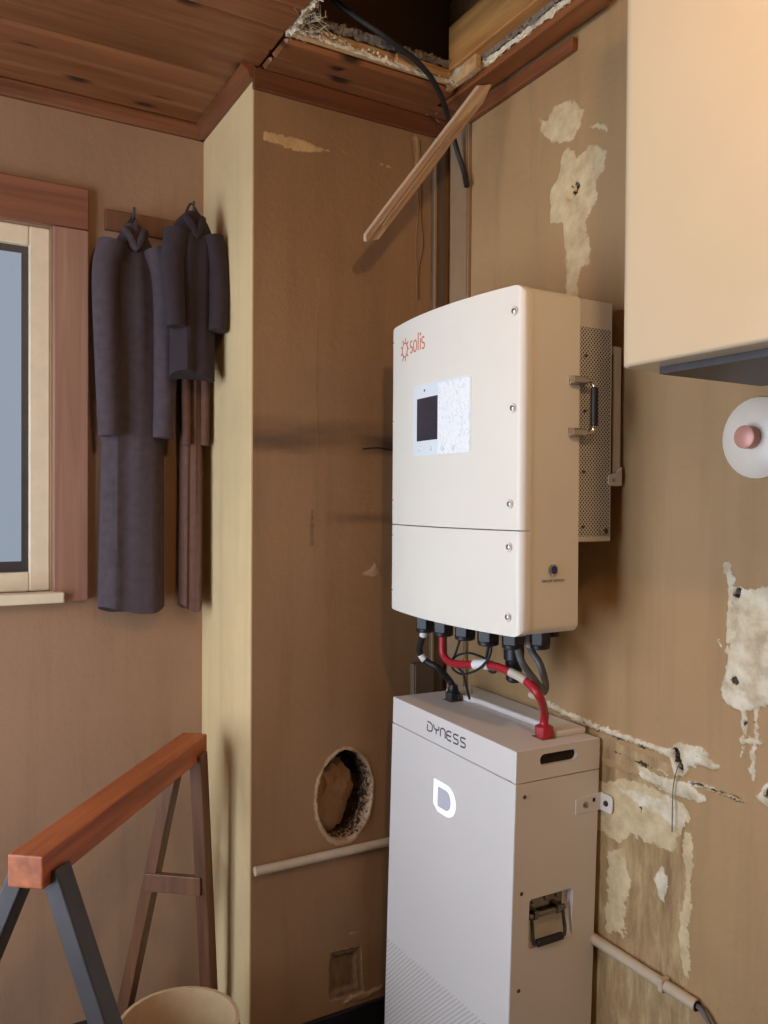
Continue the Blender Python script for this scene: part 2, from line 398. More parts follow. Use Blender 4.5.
def patch(name, px, plane, mat, parent, t=0.003, amp=0.006, depth=3, lift=0.0):
    """ragged flake of plaster on the right wall ('X') or the back wall ('Y'); px are corner points read through the lens"""
    if plane == 'X':
        P = [(onX(x, y, 0).y, onX(x, y, 0).z) for x, y in px]; P = rough_loop(P, amp, depth)
        bm = prism([(-lift+0.001, a, b) for a, b in P], (-t-0.001, 0, 0))
    else:
        P = [(onY(x, y, 0).x, onY(x, y, 0).z) for x, y in px]; P = rough_loop(P, amp, depth)
        bm = prism([(a, -lift+0.001, b) for a, b in P], (0, -t-0.001, 0))
    bmesh.ops.triangulate(bm, faces=[f for f in bm.faces if len(f.verts) > 4])
    return obj(name, bm, mat, parent)
def crumbs(name, pts, plane, mat, parent, r=(0.002, 0.006)):
    """little lumps of broken plaster, joined"""
    bm = bmesh.new()
    for x, y in pts:
        p = onX(x, y, 0) if plane == 'X' else onY(x, y, 0)
        s = random.uniform(*r)
        g = bmesh.ops.create_icosphere(bm, subdivisions=1, radius=s)
        for v in g['verts']:
            v.co = Vector((v.co.x*random.uniform(.5, 1), v.co.y*random.uniform(.7, 1.5), v.co.z*random.uniform(.6, 1.2)))+p
    o = obj(name, bm, mat, parent); o['kind'] = 'stuff'; return o


# ------------------------------------------------------------------ walls as finely gridded skins with plaster scars
def vnoise(u, v, seed):
    """value noise in numpy"""
    iu = np.floor(u).astype(np.int64); iv = np.floor(v).astype(np.int64); fu = u-iu; fv = v-iv
    fu = fu*fu*(3-2*fu); fv = fv*fv*(3-2*fv)
    def h(a, b):
        n = (a*374761393+b*668265263+seed*974634777) & 0x7fffffff
        n = ((n ^ (n >> 13))*1274126177) & 0x7fffffff
        return ((n ^ (n >> 16)) & 0xffff)/65535.0
    return (h(iu, iv)*(1-fu)+h(iu+1, iv)*fu)*(1-fv)+(h(iu, iv+1)*(1-fu)+h(iu+1, iv+1)*fu)*fv
def fbm(u, v, seed, octv=4):
    o = 0; a = 0.5; t = 0
    for k in range(octv): o = o+a*vnoise(u*2**k, v*2**k, seed+k); t += a; a *= 0.55
    return o/t-0.5
def seg_dist(u, v, a, b):
    dx, dy = b[0]-a[0], b[1]-a[1]; l = dx*dx+dy*dy+1e-12
    t = np.clip(((u-a[0])*dx+(v-a[1])*dy)/l, 0, 1); return np.hypot(u-a[0]-t*dx, v-a[1]-t*dy)
def sd_poly(u, v, P):
    d = np.full(u.shape, 9.0); ins = np.zeros(u.shape, bool)
    for i in range(len(P)):
        a, b = P[i], P[(i+1) % len(P)]; d = np.minimum(d, seg_dist(u, v, a, b))
        c = (a[1] > v) != (b[1] > v); ins ^= c & (u < (b[0]-a[0])*(v-a[1])/((b[1]-a[1]) or 1e-9)+a[0])
    return np.where(ins, d, -d)
def sd_line(u, v, P, w):
    d = np.full(u.shape, 9.0)
    for a, b in zip(P, P[1:]): d = np.minimum(d, seg_dist(u, v, a, b))
    return w-d
CH = ('plaster', 'bare', 'pit', 'pale')
def skin_wall(name, us, vs, feats, to3, mat, parent=None):
    """us, vs: grid lines; feats: (channel, 'poly'|'line', points, width, ragged, relief, keep-out) ; relief > 0 stands proud of the paint"""
    U, V = np.meshgrid(np.array(us), np.array(vs), indexing='ij'); u = U.ravel(); v = V.ravel()
    A = {c: np.full(u.shape, -0.03) for c in CH}; H = np.zeros(u.shape)
    H += 0.0016*fbm(u*6, v*6, 3)
    for k, (c, kind, P, w, rag, rel) in enumerate(feats):
        pu = [p[0] for p in P]; pv = [p[1] for p in P]; mrg = 0.05
        m_ = (u > min(pu)-mrg) & (u < max(pu)+mrg) & (v > min(pv)-mrg) & (v < max(pv)+mrg)
        if not m_.any(): continue
        a, b = u[m_], v[m_]
        sd = sd_poly(a, b, P) if kind == 'poly' else sd_line(a, b, P, w)
        sd = sd+rag*(2.2*fbm(a*28, b*28, 11+k)+0.9*fbm(a*95, b*95, 40+k))
        A[c][m_] = np.maximum(A[c][m_], np.clip(sd, -0.03, 0.03))
        edge = np.clip(sd/0.004, 0, 1)
        H[m_] = np.where(edge > 0, H[m_]*(1-edge)+edge*(rel+0.35*abs(rel)*fbm(a*60, b*60, 70+k)), H[m_])
    nu, nv = len(us), len(vs)
    co = np.array(to3(u, v, H)).T.astype(np.float32)
    idx = np.arange(nu*nv).reshape(nu, nv)
    q = np.stack([idx[:-1, :-1], idx[1:, :-1], idx[1:, 1:], idx[:-1, 1:]], -1).reshape(-1, 4)
    me = bpy.data.meshes.new(name); me.vertices.add(len(co)); me.vertices.foreach_set('co', co.ravel())
    me.loops.add(q.size); me.loops.foreach_set('vertex_index', q.ravel().astype(np.int32))
    me.polygons.add(len(q)); me.polygons.foreach_set('loop_start', np.arange(0, q.size, 4, dtype=np.int32))
    me.update(calc_edges=True); me.validate()
    for p in ('use_smooth',): me.polygons.foreach_set(p, np.ones(len(q), bool))
    for c in CH:
        at = me.attributes.new(c, 'FLOAT', 'POINT'); at.data.foreach_set('value', A[c].astype(np.float32))
    me.materials.append(M[mat]); o = bpy.data.objects.new(name, me); COL.objects.link(o)
    if parent: o.parent = parent
    return o
def lines(*spans):
    out = []
    for a, b, s_ in spans:
        n = max(1, int(round((b-a)/s_))); out += [a+(b-a)*i/n for i in range(n)]
    out.append(spans[-1][1]); return out
def scar_layers(m, cols):
    """adds the plaster layers over a wall paint, ragged at the edges; cols per channel: three stops"""
    t = m.node_tree; b = t.nodes['Principled BSDF']
    base = b.inputs['Base Color'].links[0].from_socket
    tc = N(t, 'ShaderNodeTexCoord').outputs['Object']
    n1 = N(t, 'ShaderNodeTexNoise', Scale=85.0, Detail=6.0, Roughness=0.78); t.links.new(tc, n1.inputs['Vector'])
    mp = N(t, 'ShaderNodeMapping'); mp.inputs['Scale'].default_value = (30, 30, 7); t.links.new(tc, mp.inputs['Vector'])
    n2 = N(t, 'ShaderNodeTexNoise', Scale=1.0, Detail=6.0, Roughness=0.7, Distortion=0.25); t.links.new(mp.outputs['Vector'], n2.inputs['Vector'])
    n3 = N(t, 'ShaderNodeTexNoise', Scale=22.0, Detail=7.0, Roughness=0.62); t.links.new(tc, n3.inputs['Vector'])
    for c, stops in cols:
        at = N(t, 'ShaderNodeAttribute', attribute_name=c)
        sd = mth(t, 'ADD', at.outputs['Fac'], mth(t, 'MULTIPLY', mth(t, 'SUBTRACT', n1.outputs['Fac'], 0.5), 0.026))
        f = mth(t, 'DIVIDE', sd, 0.0012, True)
        src = n2 if c == 'bare' else n3
        col = ramp(t, src.outputs['Fac'], [(0.32, lin(stops[0])), (0.5, lin(stops[1])), (0.66, lin(stops[2]))])
        base = mixc(t, f, base, col)
    t.links.new(base, b.inputs['Base Color'])
LAYERS = (('bare', ((136, 108, 74), (168, 138, 96), (192, 166, 122))), ('pale', ((186, 162, 122), (206, 184, 142), (220, 200, 160))),
          ('plaster', ((182, 164, 132), (214, 200, 170), (232, 222, 200))), ('pit', ((30, 24, 18), (54, 42, 32), (84, 66, 48))))
scar_layers(M['wall_right'], LAYERS)
LAYERS_B = (('bare', ((96, 72, 50), (120, 92, 64), (138, 106, 74))), ('pale', ((182, 150, 104), (200, 166, 116), (206, 176, 130))),
          ('plaster', ((150, 122, 92), (172, 142, 108), (186, 160, 126))), ('pit', ((26, 20, 16), (44, 34, 26), (66, 52, 38))))
scar_layers(M['wall_back'], LAYERS_B)
def WX(px): return [(onX(x, y, 0).y, onX(x, y, 0).z) for x, y in px]
def WY(px): return [(onY(x, y, 0).x, onY(x, y, 0).z) for x, y in px]

# ================================================================== THE ROOM
struct(obj('floor', B(XL-0.15, 0.15, YN-0.15, YF+0.15, ZF-0.1, ZF), 'floor'), 'dark brown floor')
struct(obj('baseboard_back', B(XJ, 0, -0.012, 0, ZF, 0.004), 'black', bevel=0.002), 'black skirting strip under the back wall')
# --- right wall (carries the inverter), plane X = 0
def F(c, kind, px, w=0, rag=0.006, rel=0.002): return (c, kind, WX(px), w, rag, rel)
FR = [
 # filled patch above, little one beside it, tall filled streak round the hole
 F('pale', 'poly', [(539, 118), (548, 120), (554, 106), (566, 98), (577, 104), (584, 110), (582, 126), (572, 138), (560, 143), (546, 140), (541, 132)], rag=0.010),
 F('pale', 'poly', [(590, 127), (598, 122), (607, 124), (608, 131), (600, 128)], rag=0.005),
 F('pale', 'poly', [(563, 152), (570, 149), (577, 156), (588, 147), (598, 144), (606, 152), (605, 170), (597, 182), (597, 198), (591, 210), (586, 222), (590, 240), (589, 262), (580, 268), (578, 294), (578, 310), (565, 310), (566, 262), (563, 222), (556, 224), (550, 222), (550, 204), (553, 188), (559, 172)], rag=0.009, rel=0.003),
 F('bare', 'poly', [(566, 200), (566, 190), (571, 181), (578, 178), (581, 186), (576, 195), (571, 203)], rag=0.002, rel=-0.004),
 F('pit', 'poly', [(572, 193), (571, 185), (576, 181), (580, 185), (578, 193), (575, 195)], rag=0.003, rel=-0.03),
 # cable chase: two ragged lines with cleaner filler between
 F('bare', 'poly', [(553, 711), (600, 736), (650, 756), (671, 765), (668, 772), (640, 766), (600, 749), (553, 722)], rag=0.003, rel=-0.001),
 F('plaster', 'line', [(530, 694), (548, 704), (580, 720), (620, 735), (655, 747), (674, 755)], 0.007, 0.006, 0.006),
 F('plaster', 'poly', [(668, 752), (674, 744), (684, 742), (692, 746), (706, 749), (711, 759), (720, 767), (714, 771), (700, 766), (690, 768), (684, 776), (675, 774)], rag=0.006, rel=0.006),
 F('pit', 'line', [(677, 752), (681, 766)], 0.009, 0.006, -0.02),
 F('pit', 'line', [(596, 730), (660, 754)], 0.0005, 0.006, -0.006),
 F('pit', 'line', [(585, 723), (587, 727)], 0.006, 0.004, -0.01),
 F('plaster', 'line', [(596, 741), (625, 756), (660, 770), (672, 778)], 0.001, 0.006, 0.005),
 F('pit', 'line', [(606, 748), (655, 770)], 0.001, 0.006, -0.005),
 F('plaster', 'poly', [(636, 764), (660, 776), (690, 785), (707, 799), (700, 802), (664, 792), (640, 778)], rag=0.006, rel=0.003),
 F('plaster', 'line', [(690, 782), (712, 788), (745, 801)], 0.002, 0.007, 0.005),
 F('pit', 'line', [(692, 782), (714, 790), (742, 801)], 0.002, 0.006, -0.006),
 # the stripped field beside the battery
 F('bare', 'poly', [(520, 750), (600, 764), (640, 777), (672, 792), (684, 801), (690, 816), (686, 832), (692, 846), (689, 872), (691, 905), (686, 940), (688, 995), (690, 1040), (560, 1040), (520, 930)], rag=0.006, rel=-0.002),
 F('plaster', 'poly', [(620, 790), (668, 798), (680, 803), (687, 816), (682, 824), (676, 828), (660, 812), (640, 806)], rag=0.012, rel=0.0),
 F('pale', 'poly', [(560, 775), (630, 782), (668, 797), (684, 805), (687, 818), (681, 834), (672, 852), (655, 846), (640, 836), (618, 842), (600, 832), (560, 830)], rag=0.014, rel=-0.001),
 F('pale', 'line', [(688, 838), (689, 870), (687, 905), (684, 940), (686, 975)], 0.010, 0.009, 0.001),
 F('pale', 'poly', [(606, 850), (622, 846), (630, 890), (624, 940), (606, 930)], rag=0.018, rel=0.0),
 F('plaster', 'poly', [(654, 880), (662, 862), (668, 884), (664, 905), (658, 898)], rag=0.008, rel=0.002),
 F('bare', 'line', [(600, 752), (640, 768), (660, 780)], 0.012, 0.006, -0.002),
 # bare rectangle at the right, its drips and plugs
 F('plaster', 'poly', [(733, 584), (742, 588), (768, 587), (840, 594), (840, 700), (768, 706), (744, 712), (728, 704), (721, 690), (724, 676), (731, 640)], rag=0.006, rel=0.005),
 F('plaster', 'line', [(727, 566), (732, 580), (731, 622), (727, 652)], 0.006, 0.007, 0.004),
 F('bare', 'line', [(737, 600), (735, 640), (738, 668)], 0.006, 0.006, 0.001),
 F('bare', 'poly', [(738, 688), (748, 690), (750, 702), (742, 700)], rag=0.006, rel=0.001),
 F('plaster', 'line', [(744, 708), (745, 735), (742, 756)], 0.006, 0.007, 0.004),
 F('plaster', 'line', [(756, 708), (757, 735), (753, 755), (754, 778)], 0.006, 0.007, 0.004),
 F('plaster', 'line', [(742, 740), (762, 742)], 0.004, 0.006, 0.004),
 F('plaster', 'poly', [(757, 796), (764, 784), (780, 778), (830, 784), (830, 812), (766, 806)], rag=0.006, rel=0.004),
 F('pit', 'poly', [(764, 792), (772, 786), (776, 796), (768, 800)], rag=0.003, rel=-0.01),
 F('pit', 'line', [(738, 591), (738.5, 593)], 0.007, 0.003, -0.008), F('pit', 'line', [(736, 680), (736.5, 682)], 0.008, 0.003, -0.008),
 F('pit', 'line', [(746, 722), (746.2, 723)], 0.003, 0.002, -0.006), F('pit', 'line', [(755, 722), (755.2, 723)], 0.003, 0.002, -0.006),
 F('plaster', 'line', [(719, 641), (721, 645)], 0.003, 0.006, 0.004),
 F('pit', 'line', [(641, 808), (641.3, 812)], 0.003, 0.002, -0.006),
]
wr = struct(skin_wall('wall_right', lines((YN-0.15, -1.4, 0.1), (-1.4, -0.3, 0.004), (-0.3, 0.0, 0.02)), lines((ZF, 0.3, 0.03), (0.3, 2.64, 0.004), (2.64, ZT, 0.06)),
    FR, lambda u, v, h: (-h, u, v), 'wall_right'), 'tan painted wall with plaster scars, carrying the white boxes')
obj('masonry', B(0.05, 0.2, YN-0.15, 0.15, ZF, ZT), 'wall_other', wr)
# --- back wall of the alcove, plane Y = 0
def Fb(c, kind, px, w=0, rag=0.006, rel=0.002): return (c, kind, WY(px), w, rag, rel)
FC = onY(345, 795, 0)
flue = [(FC.x+math.cos(a)*0.088, FC.z+math.sin(a)*0.128) for a in [2*PI*i/24 for i in range(24)]]
flue2 = [(FC.x+math.cos(a)*0.099, FC.z-0.004+math.sin(a)*0.142) for a in [2*PI*i/24 for i in range(24)]]
FB = [
 Fb('pale', 'poly', [(262, 132), (272, 131), (284, 136), (296, 136), (310, 144), (326, 148), (324, 152), (306, 152), (290, 148), (278, 144), (264, 141)], rag=0.007, rel=0.001),
 Fb('pale', 'line', [(320, 150), (346, 153), (366, 158), (392, 168)], 0.001, 0.007, 0.001),
 Fb('pale', 'line', [(270, 540), (274, 540)], -0.004, 0.007, 0.001),
 Fb('plaster', 'poly', [(362, 574), (371, 567), (375, 562), (379, 569), (382, 574), (373, 577)], rag=0.003, rel=0.002),
 Fb('bare', 'poly', [(309, 546), (311, 512), (313, 508), (314, 546)], rag=0.002, rel=0.0005),
 Fb('plaster', 'poly', [(411, 138), (416, 135), (418, 150), (417, 176), (414, 166)], rag=0.003, rel=-0.002),
 Fb('pit', 'line', [(414, 150), (416, 178)], 0.000, 0.005, -0.004),
 ('plaster', 'poly', flue2, 0, 0.005, 0.003),
 ('pit', 'poly', flue, 0, 0.004, -0.11),
 Fb('bare', 'poly', [(330, 953), (361, 946), (363, 993), (330, 1001)], rag=0.004, rel=-0.004),
 Fb('bare', 'poly', [(330, 958), (357, 952), (358, 988), (330, 995)], rag=0.006, rel=-0.014),
 Fb('plaster', 'line', [(330, 952), (361, 946), (363, 992), (330, 1001)], 0.002, 0.004, 0.003),
 Fb('plaster', 'line', [(345, 1002), (362, 996), (380, 988)], 0.006, 0.010, 0.003),
 Fb('plaster', 'line', [(346, 935), (360, 930), (368, 925)], -0.004, 0.010, 0.001),
]
wb = struct(skin_wall('wall_back', lines((XJ, -0.05, 0.0035), (-0.05, 0.0, 0.02)), lines((ZF, 0.9, 0.0035), (0.9, 2.2, 0.006), (2.2, 2.6, 0.0035), (2.6, ZT, 0.06)),
    FB, lambda u, v, h: (u, -h, v), 'wall_back'), 'painted back wall of the alcove, shade put into its colour, with soot smears')
obj('masonry', B(XJ, 0.05, 0.14, 0.26, ZF, ZT), 'wall_other', wb)
obj('edge', B(XJ, XJ+0.02, 0.004, 0.14, ZF, ZT), 'wall_return', wb)
# --- return face of the alcove, plane X = XJ, and the far wall with window 1
struct(obj('wall_return', B(XJ, XJ+0.12, 0.14, YF+0.15, ZF, ZT), 'wall_return'), 'strip of wall made paler by window light put into its colour')
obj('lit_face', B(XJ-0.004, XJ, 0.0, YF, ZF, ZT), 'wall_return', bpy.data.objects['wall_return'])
w1 = WIN1
struct(obj('wall_far', slab([(XL-0.15, ZF), (XJ, ZF), (XJ, ZT), (XL-0.15, ZT)], [], lambda u, v, d: (u, YF+d, v), 0.15,
    through=[[(w1[0], w1[2]), (w1[1], w1[2]), (w1[1], w1[3]), (w1[0], w1[3])]]), 'wall_far'), 'tan far wall around the window')
w2 = WIN2
struct(obj('wall_left', slab([(YN-0.15, ZF), (YF, ZF), (YF, ZT), (YN-0.15, ZT)], [], lambda u, v, d: (XL-d, u, v), 0.15,
    through=[[(w2[0], w2[2]), (w2[1], w2[2]), (w2[1], w2[3]), (w2[0], w2[3])]]), 'wall_other'))
struct(obj('wall_front', B(XL, 0, YN-0.15, YN, ZF, ZT), 'wall_other'))

# --- ceiling: a deck above, then every board
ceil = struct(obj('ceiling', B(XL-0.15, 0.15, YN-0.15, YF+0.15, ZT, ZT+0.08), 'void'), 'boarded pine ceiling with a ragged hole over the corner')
ZC = 2.615; BT = 0.018; XB = -0.612; YH = -0.69      # underside, board thickness, end of the long boards, near end of the hole
def board(x0, x1, y0, y1, mat='pine', z=ZC):
    o = obj('plank', B(x0-(x0+x1)/2, x1-(x0+x1)/2, (y0-y1)/2+0.003, (y1-y0)/2-0.003, 0, BT), mat, ceil, bevel=0.008, seg=1)
    o.location = ((x0+x1)/2, (y0+y1)/2, z); return o
PW = 0.098
y = 0.400
board(XL, XJ, y, YF)
while y > YN:
    y0 = max(YN, y-PW)
    if y > 0.0 and y0 < 0.02: board(XL, XB, y0, y)
    elif y0 > 0: board(XL, XJ, y0, y)
    elif y <= YH: board(XL, 0, y0, y)
    else: board(XL, XB, y0, y)
    y = y0
board(XB+0.002, -0.004, -0.066, -0.002, z=ZC-0.004); board(XB+0.004, -0.09, -0.168, -0.067, z=ZC-0.004)
# the strip left along the right wall: one narrow board and its dark gap
o = obj('plank', B(-0.085, -0.022, YH+0.002, -0.08, ZC-0.006, ZC+0.016), 'pine_y', ceil, bevel=0.003, seg=1)
o = obj('plank', B(-0.021, 0, YH+0.002, -0.05, ZC+0.03, ZC+0.045), 'pine_y', ceil)
# timbers and broken plaster seen inside the hole
obj('joist', B(-0.135, -0.098, -1.3, -0.19, ZC+0.035, ZC+0.155), 'joist', ceil, bevel=0.003, seg=1)
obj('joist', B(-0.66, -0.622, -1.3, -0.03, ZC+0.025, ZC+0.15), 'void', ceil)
obj('batten', B(-0.605, -0.10, -0.178, -0.160, ZC+0.012, ZC+0.045), 'rough_x', ceil, bevel=0.002, seg=1)
obj('batten', B(-0.30, -0.092, -0.192, -0.176, ZC+0.016, ZC+0.04), 'rough_x', ceil, bevel=0.002, seg=1)
obj('batten', B(-0.122, -0.104, -0.30, -0.12, ZC-0.002, ZC+0.05), 'rough_x', ceil, bevel=0.002, seg=1)
def rubble(name, mat, pts, r, n, spread):
    bm = bmesh.new()
    for i in range(n):
        t = random.random()*(len(pts)-1); k = int(t); p = Vector(pts[k]).lerp(Vector(pts[k+1]), t-k)
        p += Vector([random.gauss(0, s) for s in spread]); s = random.uniform(*r)
        g = bmesh.ops.create_icosphere(bm, subdivisions=1, radius=s)
        sc = [random.uniform(.5, 1.4) for _ in range(3)]
        for v in g['verts']: v.co = Vector((v.co.x*sc[0], v.co.y*sc[1], v.co.z*sc[2]))*random.uniform(.8, 1.2)+p
    o = obj(name, bm, mat, ceil); o['kind'] = 'stuff'; return o
def torn(name, mat, pts, w, t, along, rag, drop=(0, 0, 0)):
    """torn strip of plaster or batting lying along pts: an irregular, lumpy band"""
    bm = bmesh.new(); P = spline(pts, 60); rings = []; n = 9; off = random.random()*50
    for i, p in enumerate(P):
        R_ = []
        for j in range(n):
            a = 2*PI*j/n; k = 1+rag*.8*noise.noise(Vector((i*.13+off, j*.9, 0)))+rag*.45*noise.noise(Vector((i*.4+off, j*1.6, 5)))
            e = Vector((0, 1, 0)) if along == 'x' else Vector((1, 0, 0))
            R_.append(bm.verts.new(p+e*(w*math.cos(a)*k)+Vector((0, 0, t*math.sin(a)*k))))
        rings.append(R_)
    for a, b in zip(rings, rings[1:]):
        for j in range(n): bm.faces.new((a[j], b[j], b[(j+1) % n], a[(j+1) % n]))
    bm.faces.new(rings[0]); bm.faces.new(rings[-1][::-1])
    return obj(name, bm, mat, ceil, True)
torn('plaster_edge', 'plaster', [(-0.089, -0.20, ZC+0.016), (-0.090, -0.35, ZC+0.018), (-0.089, -0.5, ZC+0.017), (-0.09, YH+0.02, ZC+0.018)], 0.005, 0.007, 'y', 1.3)
torn('batting', 'fluff', [(-0.094, -0.21, ZC+0.034), (-0.095, -0.35, ZC+0.036), (-0.096, -0.5, ZC+0.036), (-0.095, YH+0.02, ZC+0.036)], 0.007, 0.012, 'y', 1.2)
torn('plaster_edge', 'plaster', [(-0.605, -0.186, ZC+0.022), (-0.50, -0.183, ZC+0.018), (-0.30, -0.182, ZC+0.014), (-0.12, -0.184, ZC+0.012)], 0.004, 0.005, 'x', 1.5)
torn('batting', 'fluff', [(-0.60, -0.192, ZC+0.052), (-0.45, -0.188, ZC+0.054), (-0.25, -0.188, ZC+0.054), (-0.12, -0.19, ZC+0.052)], 0.009, 0.010, 'x', 1.3)
torn('plaster_edge', 'plaster', [(-0.604, -0.175, ZC+0.02), (-0.602, -0.25, ZC+0.022), (-0.604, -0.33, ZC+0.022), (-0.604, -0.45, ZC+0.022)], 0.012, 0.018, 'y', 1.1)
torn('plaster_edge', 'plaster', [(-0.118, -0.20, ZC+0.012), (-0.112, -0.225, ZC+0.022), (-0.104, -0.25, ZC+0.032)], 0.014, 0.014, 'y', 1.2)
rubble('broken_plaster', 'plaster', [(-0.60, -0.19, ZC+0.03), (-0.35, -0.186, ZC+0.02), (-0.1, -0.186, ZC+0.018)], (0.001, 0.004), 110, (0.02, 0.004, 0.004))
rubble('broken_plaster', 'plaster', [(-0.092, -0.19, ZC+0.022), (-0.09, YH+0.02, ZC+0.022)], (0.001, 0.004), 90, (0.003, 0.01, 0.004))
# loose fibres hanging in the broken corner
bm = bmesh.new()
for i in range(60):
    p = Vector((-0.585+random.gauss(0, .02), -0.24+random.gauss(0, .035), ZC+0.02)); q = p+Vector((random.gauss(0, .035), random.gauss(0, .035), random.uniform(-.02, .03)))
    tube([p, (p+q)/2+Vector((random.gauss(0, .01), random.gauss(0, .01), random.uniform(-.015, .01))), q], 0.0007, 4, 3, bm)
for i in range(14):
    p = onZ(428+random.gauss(0, 7), 122+random.gauss(0, 5), 2.60); q = p+Vector((random.gauss(0, .012), -abs(random.gauss(0, .006)), random.uniform(-.022, .006)))
    tube([p, (p+q)/2+Vector((random.gauss(0, .004),)*3), q], 0.0006, 4, 3, bm)
o = obj('loose_fibres', bm, 'plaster', ceil); o['kind'] = 'stuff'

# --- trims at the ceiling
def moulding(x0, x1, along, at, name, mat, flip):
    """two-step cove moulding; profile out from the wall (o) and down (z)"""
    prof = [(0, 0), (0.034, 0), (0.034, -0.008), (0.026, -0.014), (0.020, -0.018), (0.014, -0.030), (0.012, -0.036), (0, -0.036)]
    if along == 'x': return obj(name, prism([(x0, at-o, ZC+z) for o, z in prof], (x1-x0, 0, 0)), mat)
    return obj(name, prism([(at-o, x0, ZC+z) for o, z in prof], (0, x1-x0, 0)), mat)
struct(moulding(XL, XJ-0.004, 'x', YF, 'trim_1', 'trim_x', 1))
struct(moulding(-0.012, YF, 'y', XJ-0.004, 'trim_2', 'trim_y', 1))
struct(obj('trim_3', B(XJ-0.006, -0.012, -0.013, 0, 2.556, ZC-0.004), 'trim_x', bevel=0.002, seg=1))
struct(obj('trim_4', prism([(0, -0.10, 2.566), (0, -0.556, 2.569), (0, -0.556, 2.602), (0, -0.10, 2.606)], (-0.02, 0, 0)), 'trim_y', bevel=0.003, seg=1))

# --- windows
def window(name, horiz, plane, a0, a1, z0, z1, out, pane='glass'):
    """frame, sash bars and panes in an opening; horiz 'x' or 'y' is the direction of its width"""
    root = bpy.data.objects.new(name, None); COL.objects.link(root); struct(root, 'window with cream frame')
    def bx(u0, u1, v0, v1, d0, d1):
        if horiz == 'x': return B(u0, u1, plane+out*d0, plane+out*d1, v0, v1)
        return B(plane+out*d0, plane+out*d1, u0, u1, v0, v1)
    fw = 0.055
    obj('frame_side', bx(a0, a0+fw, z0, z1, 0.02, 0.09), 'frame', root, bevel=0.004)
    obj('frame_side', bx(a1-fw, a1, z0, z1, 0.02, 0.09), 'frame', root, bevel=0.004)
    obj('frame_head', bx(a0+fw, a1-fw, z1-fw, z1, 0.02, 0.09), 'frame', root, bevel=0.004)
    obj('frame_bottom', bx(a0+fw, a1-fw, z0, z0+fw, 0.02, 0.09), 'frame', root, bevel=0.004)
    mid = (a0+a1)/2
    obj('mullion', bx(mid-0.03, mid+0.03, z0+fw, z1-fw, 0.025, 0.085), 'frame', root, bevel=0.004)
    for u0, u1 in ((a0+fw, mid-0.03), (mid+0.03, a1-fw)):
        obj('pane', bx(u0, u1, z0+fw, z1-fw, 0.05, 0.054), pane, root)
        for w_ in ((u0, u0+.018, z0+fw, z1-fw), (u1-.018, u1, z0+fw, z1-fw), (u0+.018, u1-.018, z0+fw, z0+fw+.03), (u0+.018, u1-.018, z1-fw-.018, z1-fw)):
            obj('sash_edge', bx(*w_, 0.04, 0.049), 'darkmetal', root)
    obj('sill', bx(a0-0.03, a1+0.03, z0-0.03, z0, -0.05, 0.02), 'frame', root, bevel=0.004)
    return root
window('window_1', 'x', YF, *WIN1, 1, 'glass_dim')
window('window_2', 'y', XL, *WIN2, -1)
# red-brown timber casing round window 1
x0, x1, z0, z1 = WIN1
struct(obj('trim_5', B(x1+0.004, x1+0.10, YF-0.022, YF, z0-0.03, z1), 'casing', bevel=0.004), 'reddish brown timber casing beside the window')
struct(obj('trim_6', B(x0-0.1, x1+0.10, YF-0.024, YF, z1+0.001, z1+0.12), 'casing_x', bevel=0.004), 'reddish brown timber head above the window')

# --- broken lumps standing proud along the chase in the right wall
def ridge(px, mat, w, parent=wr, n=46, t=0.006, name='plaster_lumps', jit=1.0):
    """a ragged raised seam: short overlapping lumps along a line, joined into one"""
    bm = bmesh.new(); pts = [onX(x, y, 0) for x, y in px]
    for i in range(n):
        u = (i+random.random())/n*(len(pts)-1); k = min(int(u), len(pts)-2); p = pts[k].lerp(pts[k+1], u-k)
        g = bmesh.ops.create_icosphere(bm, subdivisions=1, radius=1)
        a, b, c = random.uniform(.4, 1)*t, random.uniform(.5, 2.0)*w*1.2, random.uniform(.3, 1.0)*w
        off = Vector((0, random.gauss(0, w*.5)*jit, random.gauss(0, w*.5)*jit))
        for v in g['verts']: v.co = Vector((v.co.x*a*random.uniform(.6, 1.3), v.co.y*b*random.uniform(.6, 1.3), v.co.z*c*random.uniform(.6, 1.3)))+p+off
    o = obj(name, bm, mat, parent); o['kind'] = 'stuff'; return o
ridge([(548, 705), (580, 722), (620, 737), (655, 749), (672, 757)], 'plaster', 0.0028, n=60, t=0.009)
ridge([(690, 782), (722, 794), (745, 801)], 'plaster', 0.0024, n=26, t=0.008)
ridge([(674, 746), (690, 748), (714, 768)], 'plaster', 0.003, n=20, t=0.01)
def wall_screw(px, r=0.008, name='wall_plug'):
    p = onX(*px, 0); o = obj(name, lathe(p+Vector((0.006, 0, 0)), (-1, 0, 0), [(0, r*.6), (0.006, r*.6), (0.0062, r*0.3), (0.009, r*0.3)], 14), 'screw', wr, True)
    return o
wall_screw((738, 592)); wall_screw((736, 681), 0.009)
# loose wire hanging out of the chase
p = onX(680, 766, 0)
tag(obj('loose_wire', tube([p+Vector((0.01, 0, 0.01)), p+Vector((-0.012, -0.004, 0)), onX(673, 790, -0.01), onX(672, 832, -0.012)], 0.0012, 6, 5), 'greycable'), 'thin grey wire hanging from the chase beside the battery', 'wire')

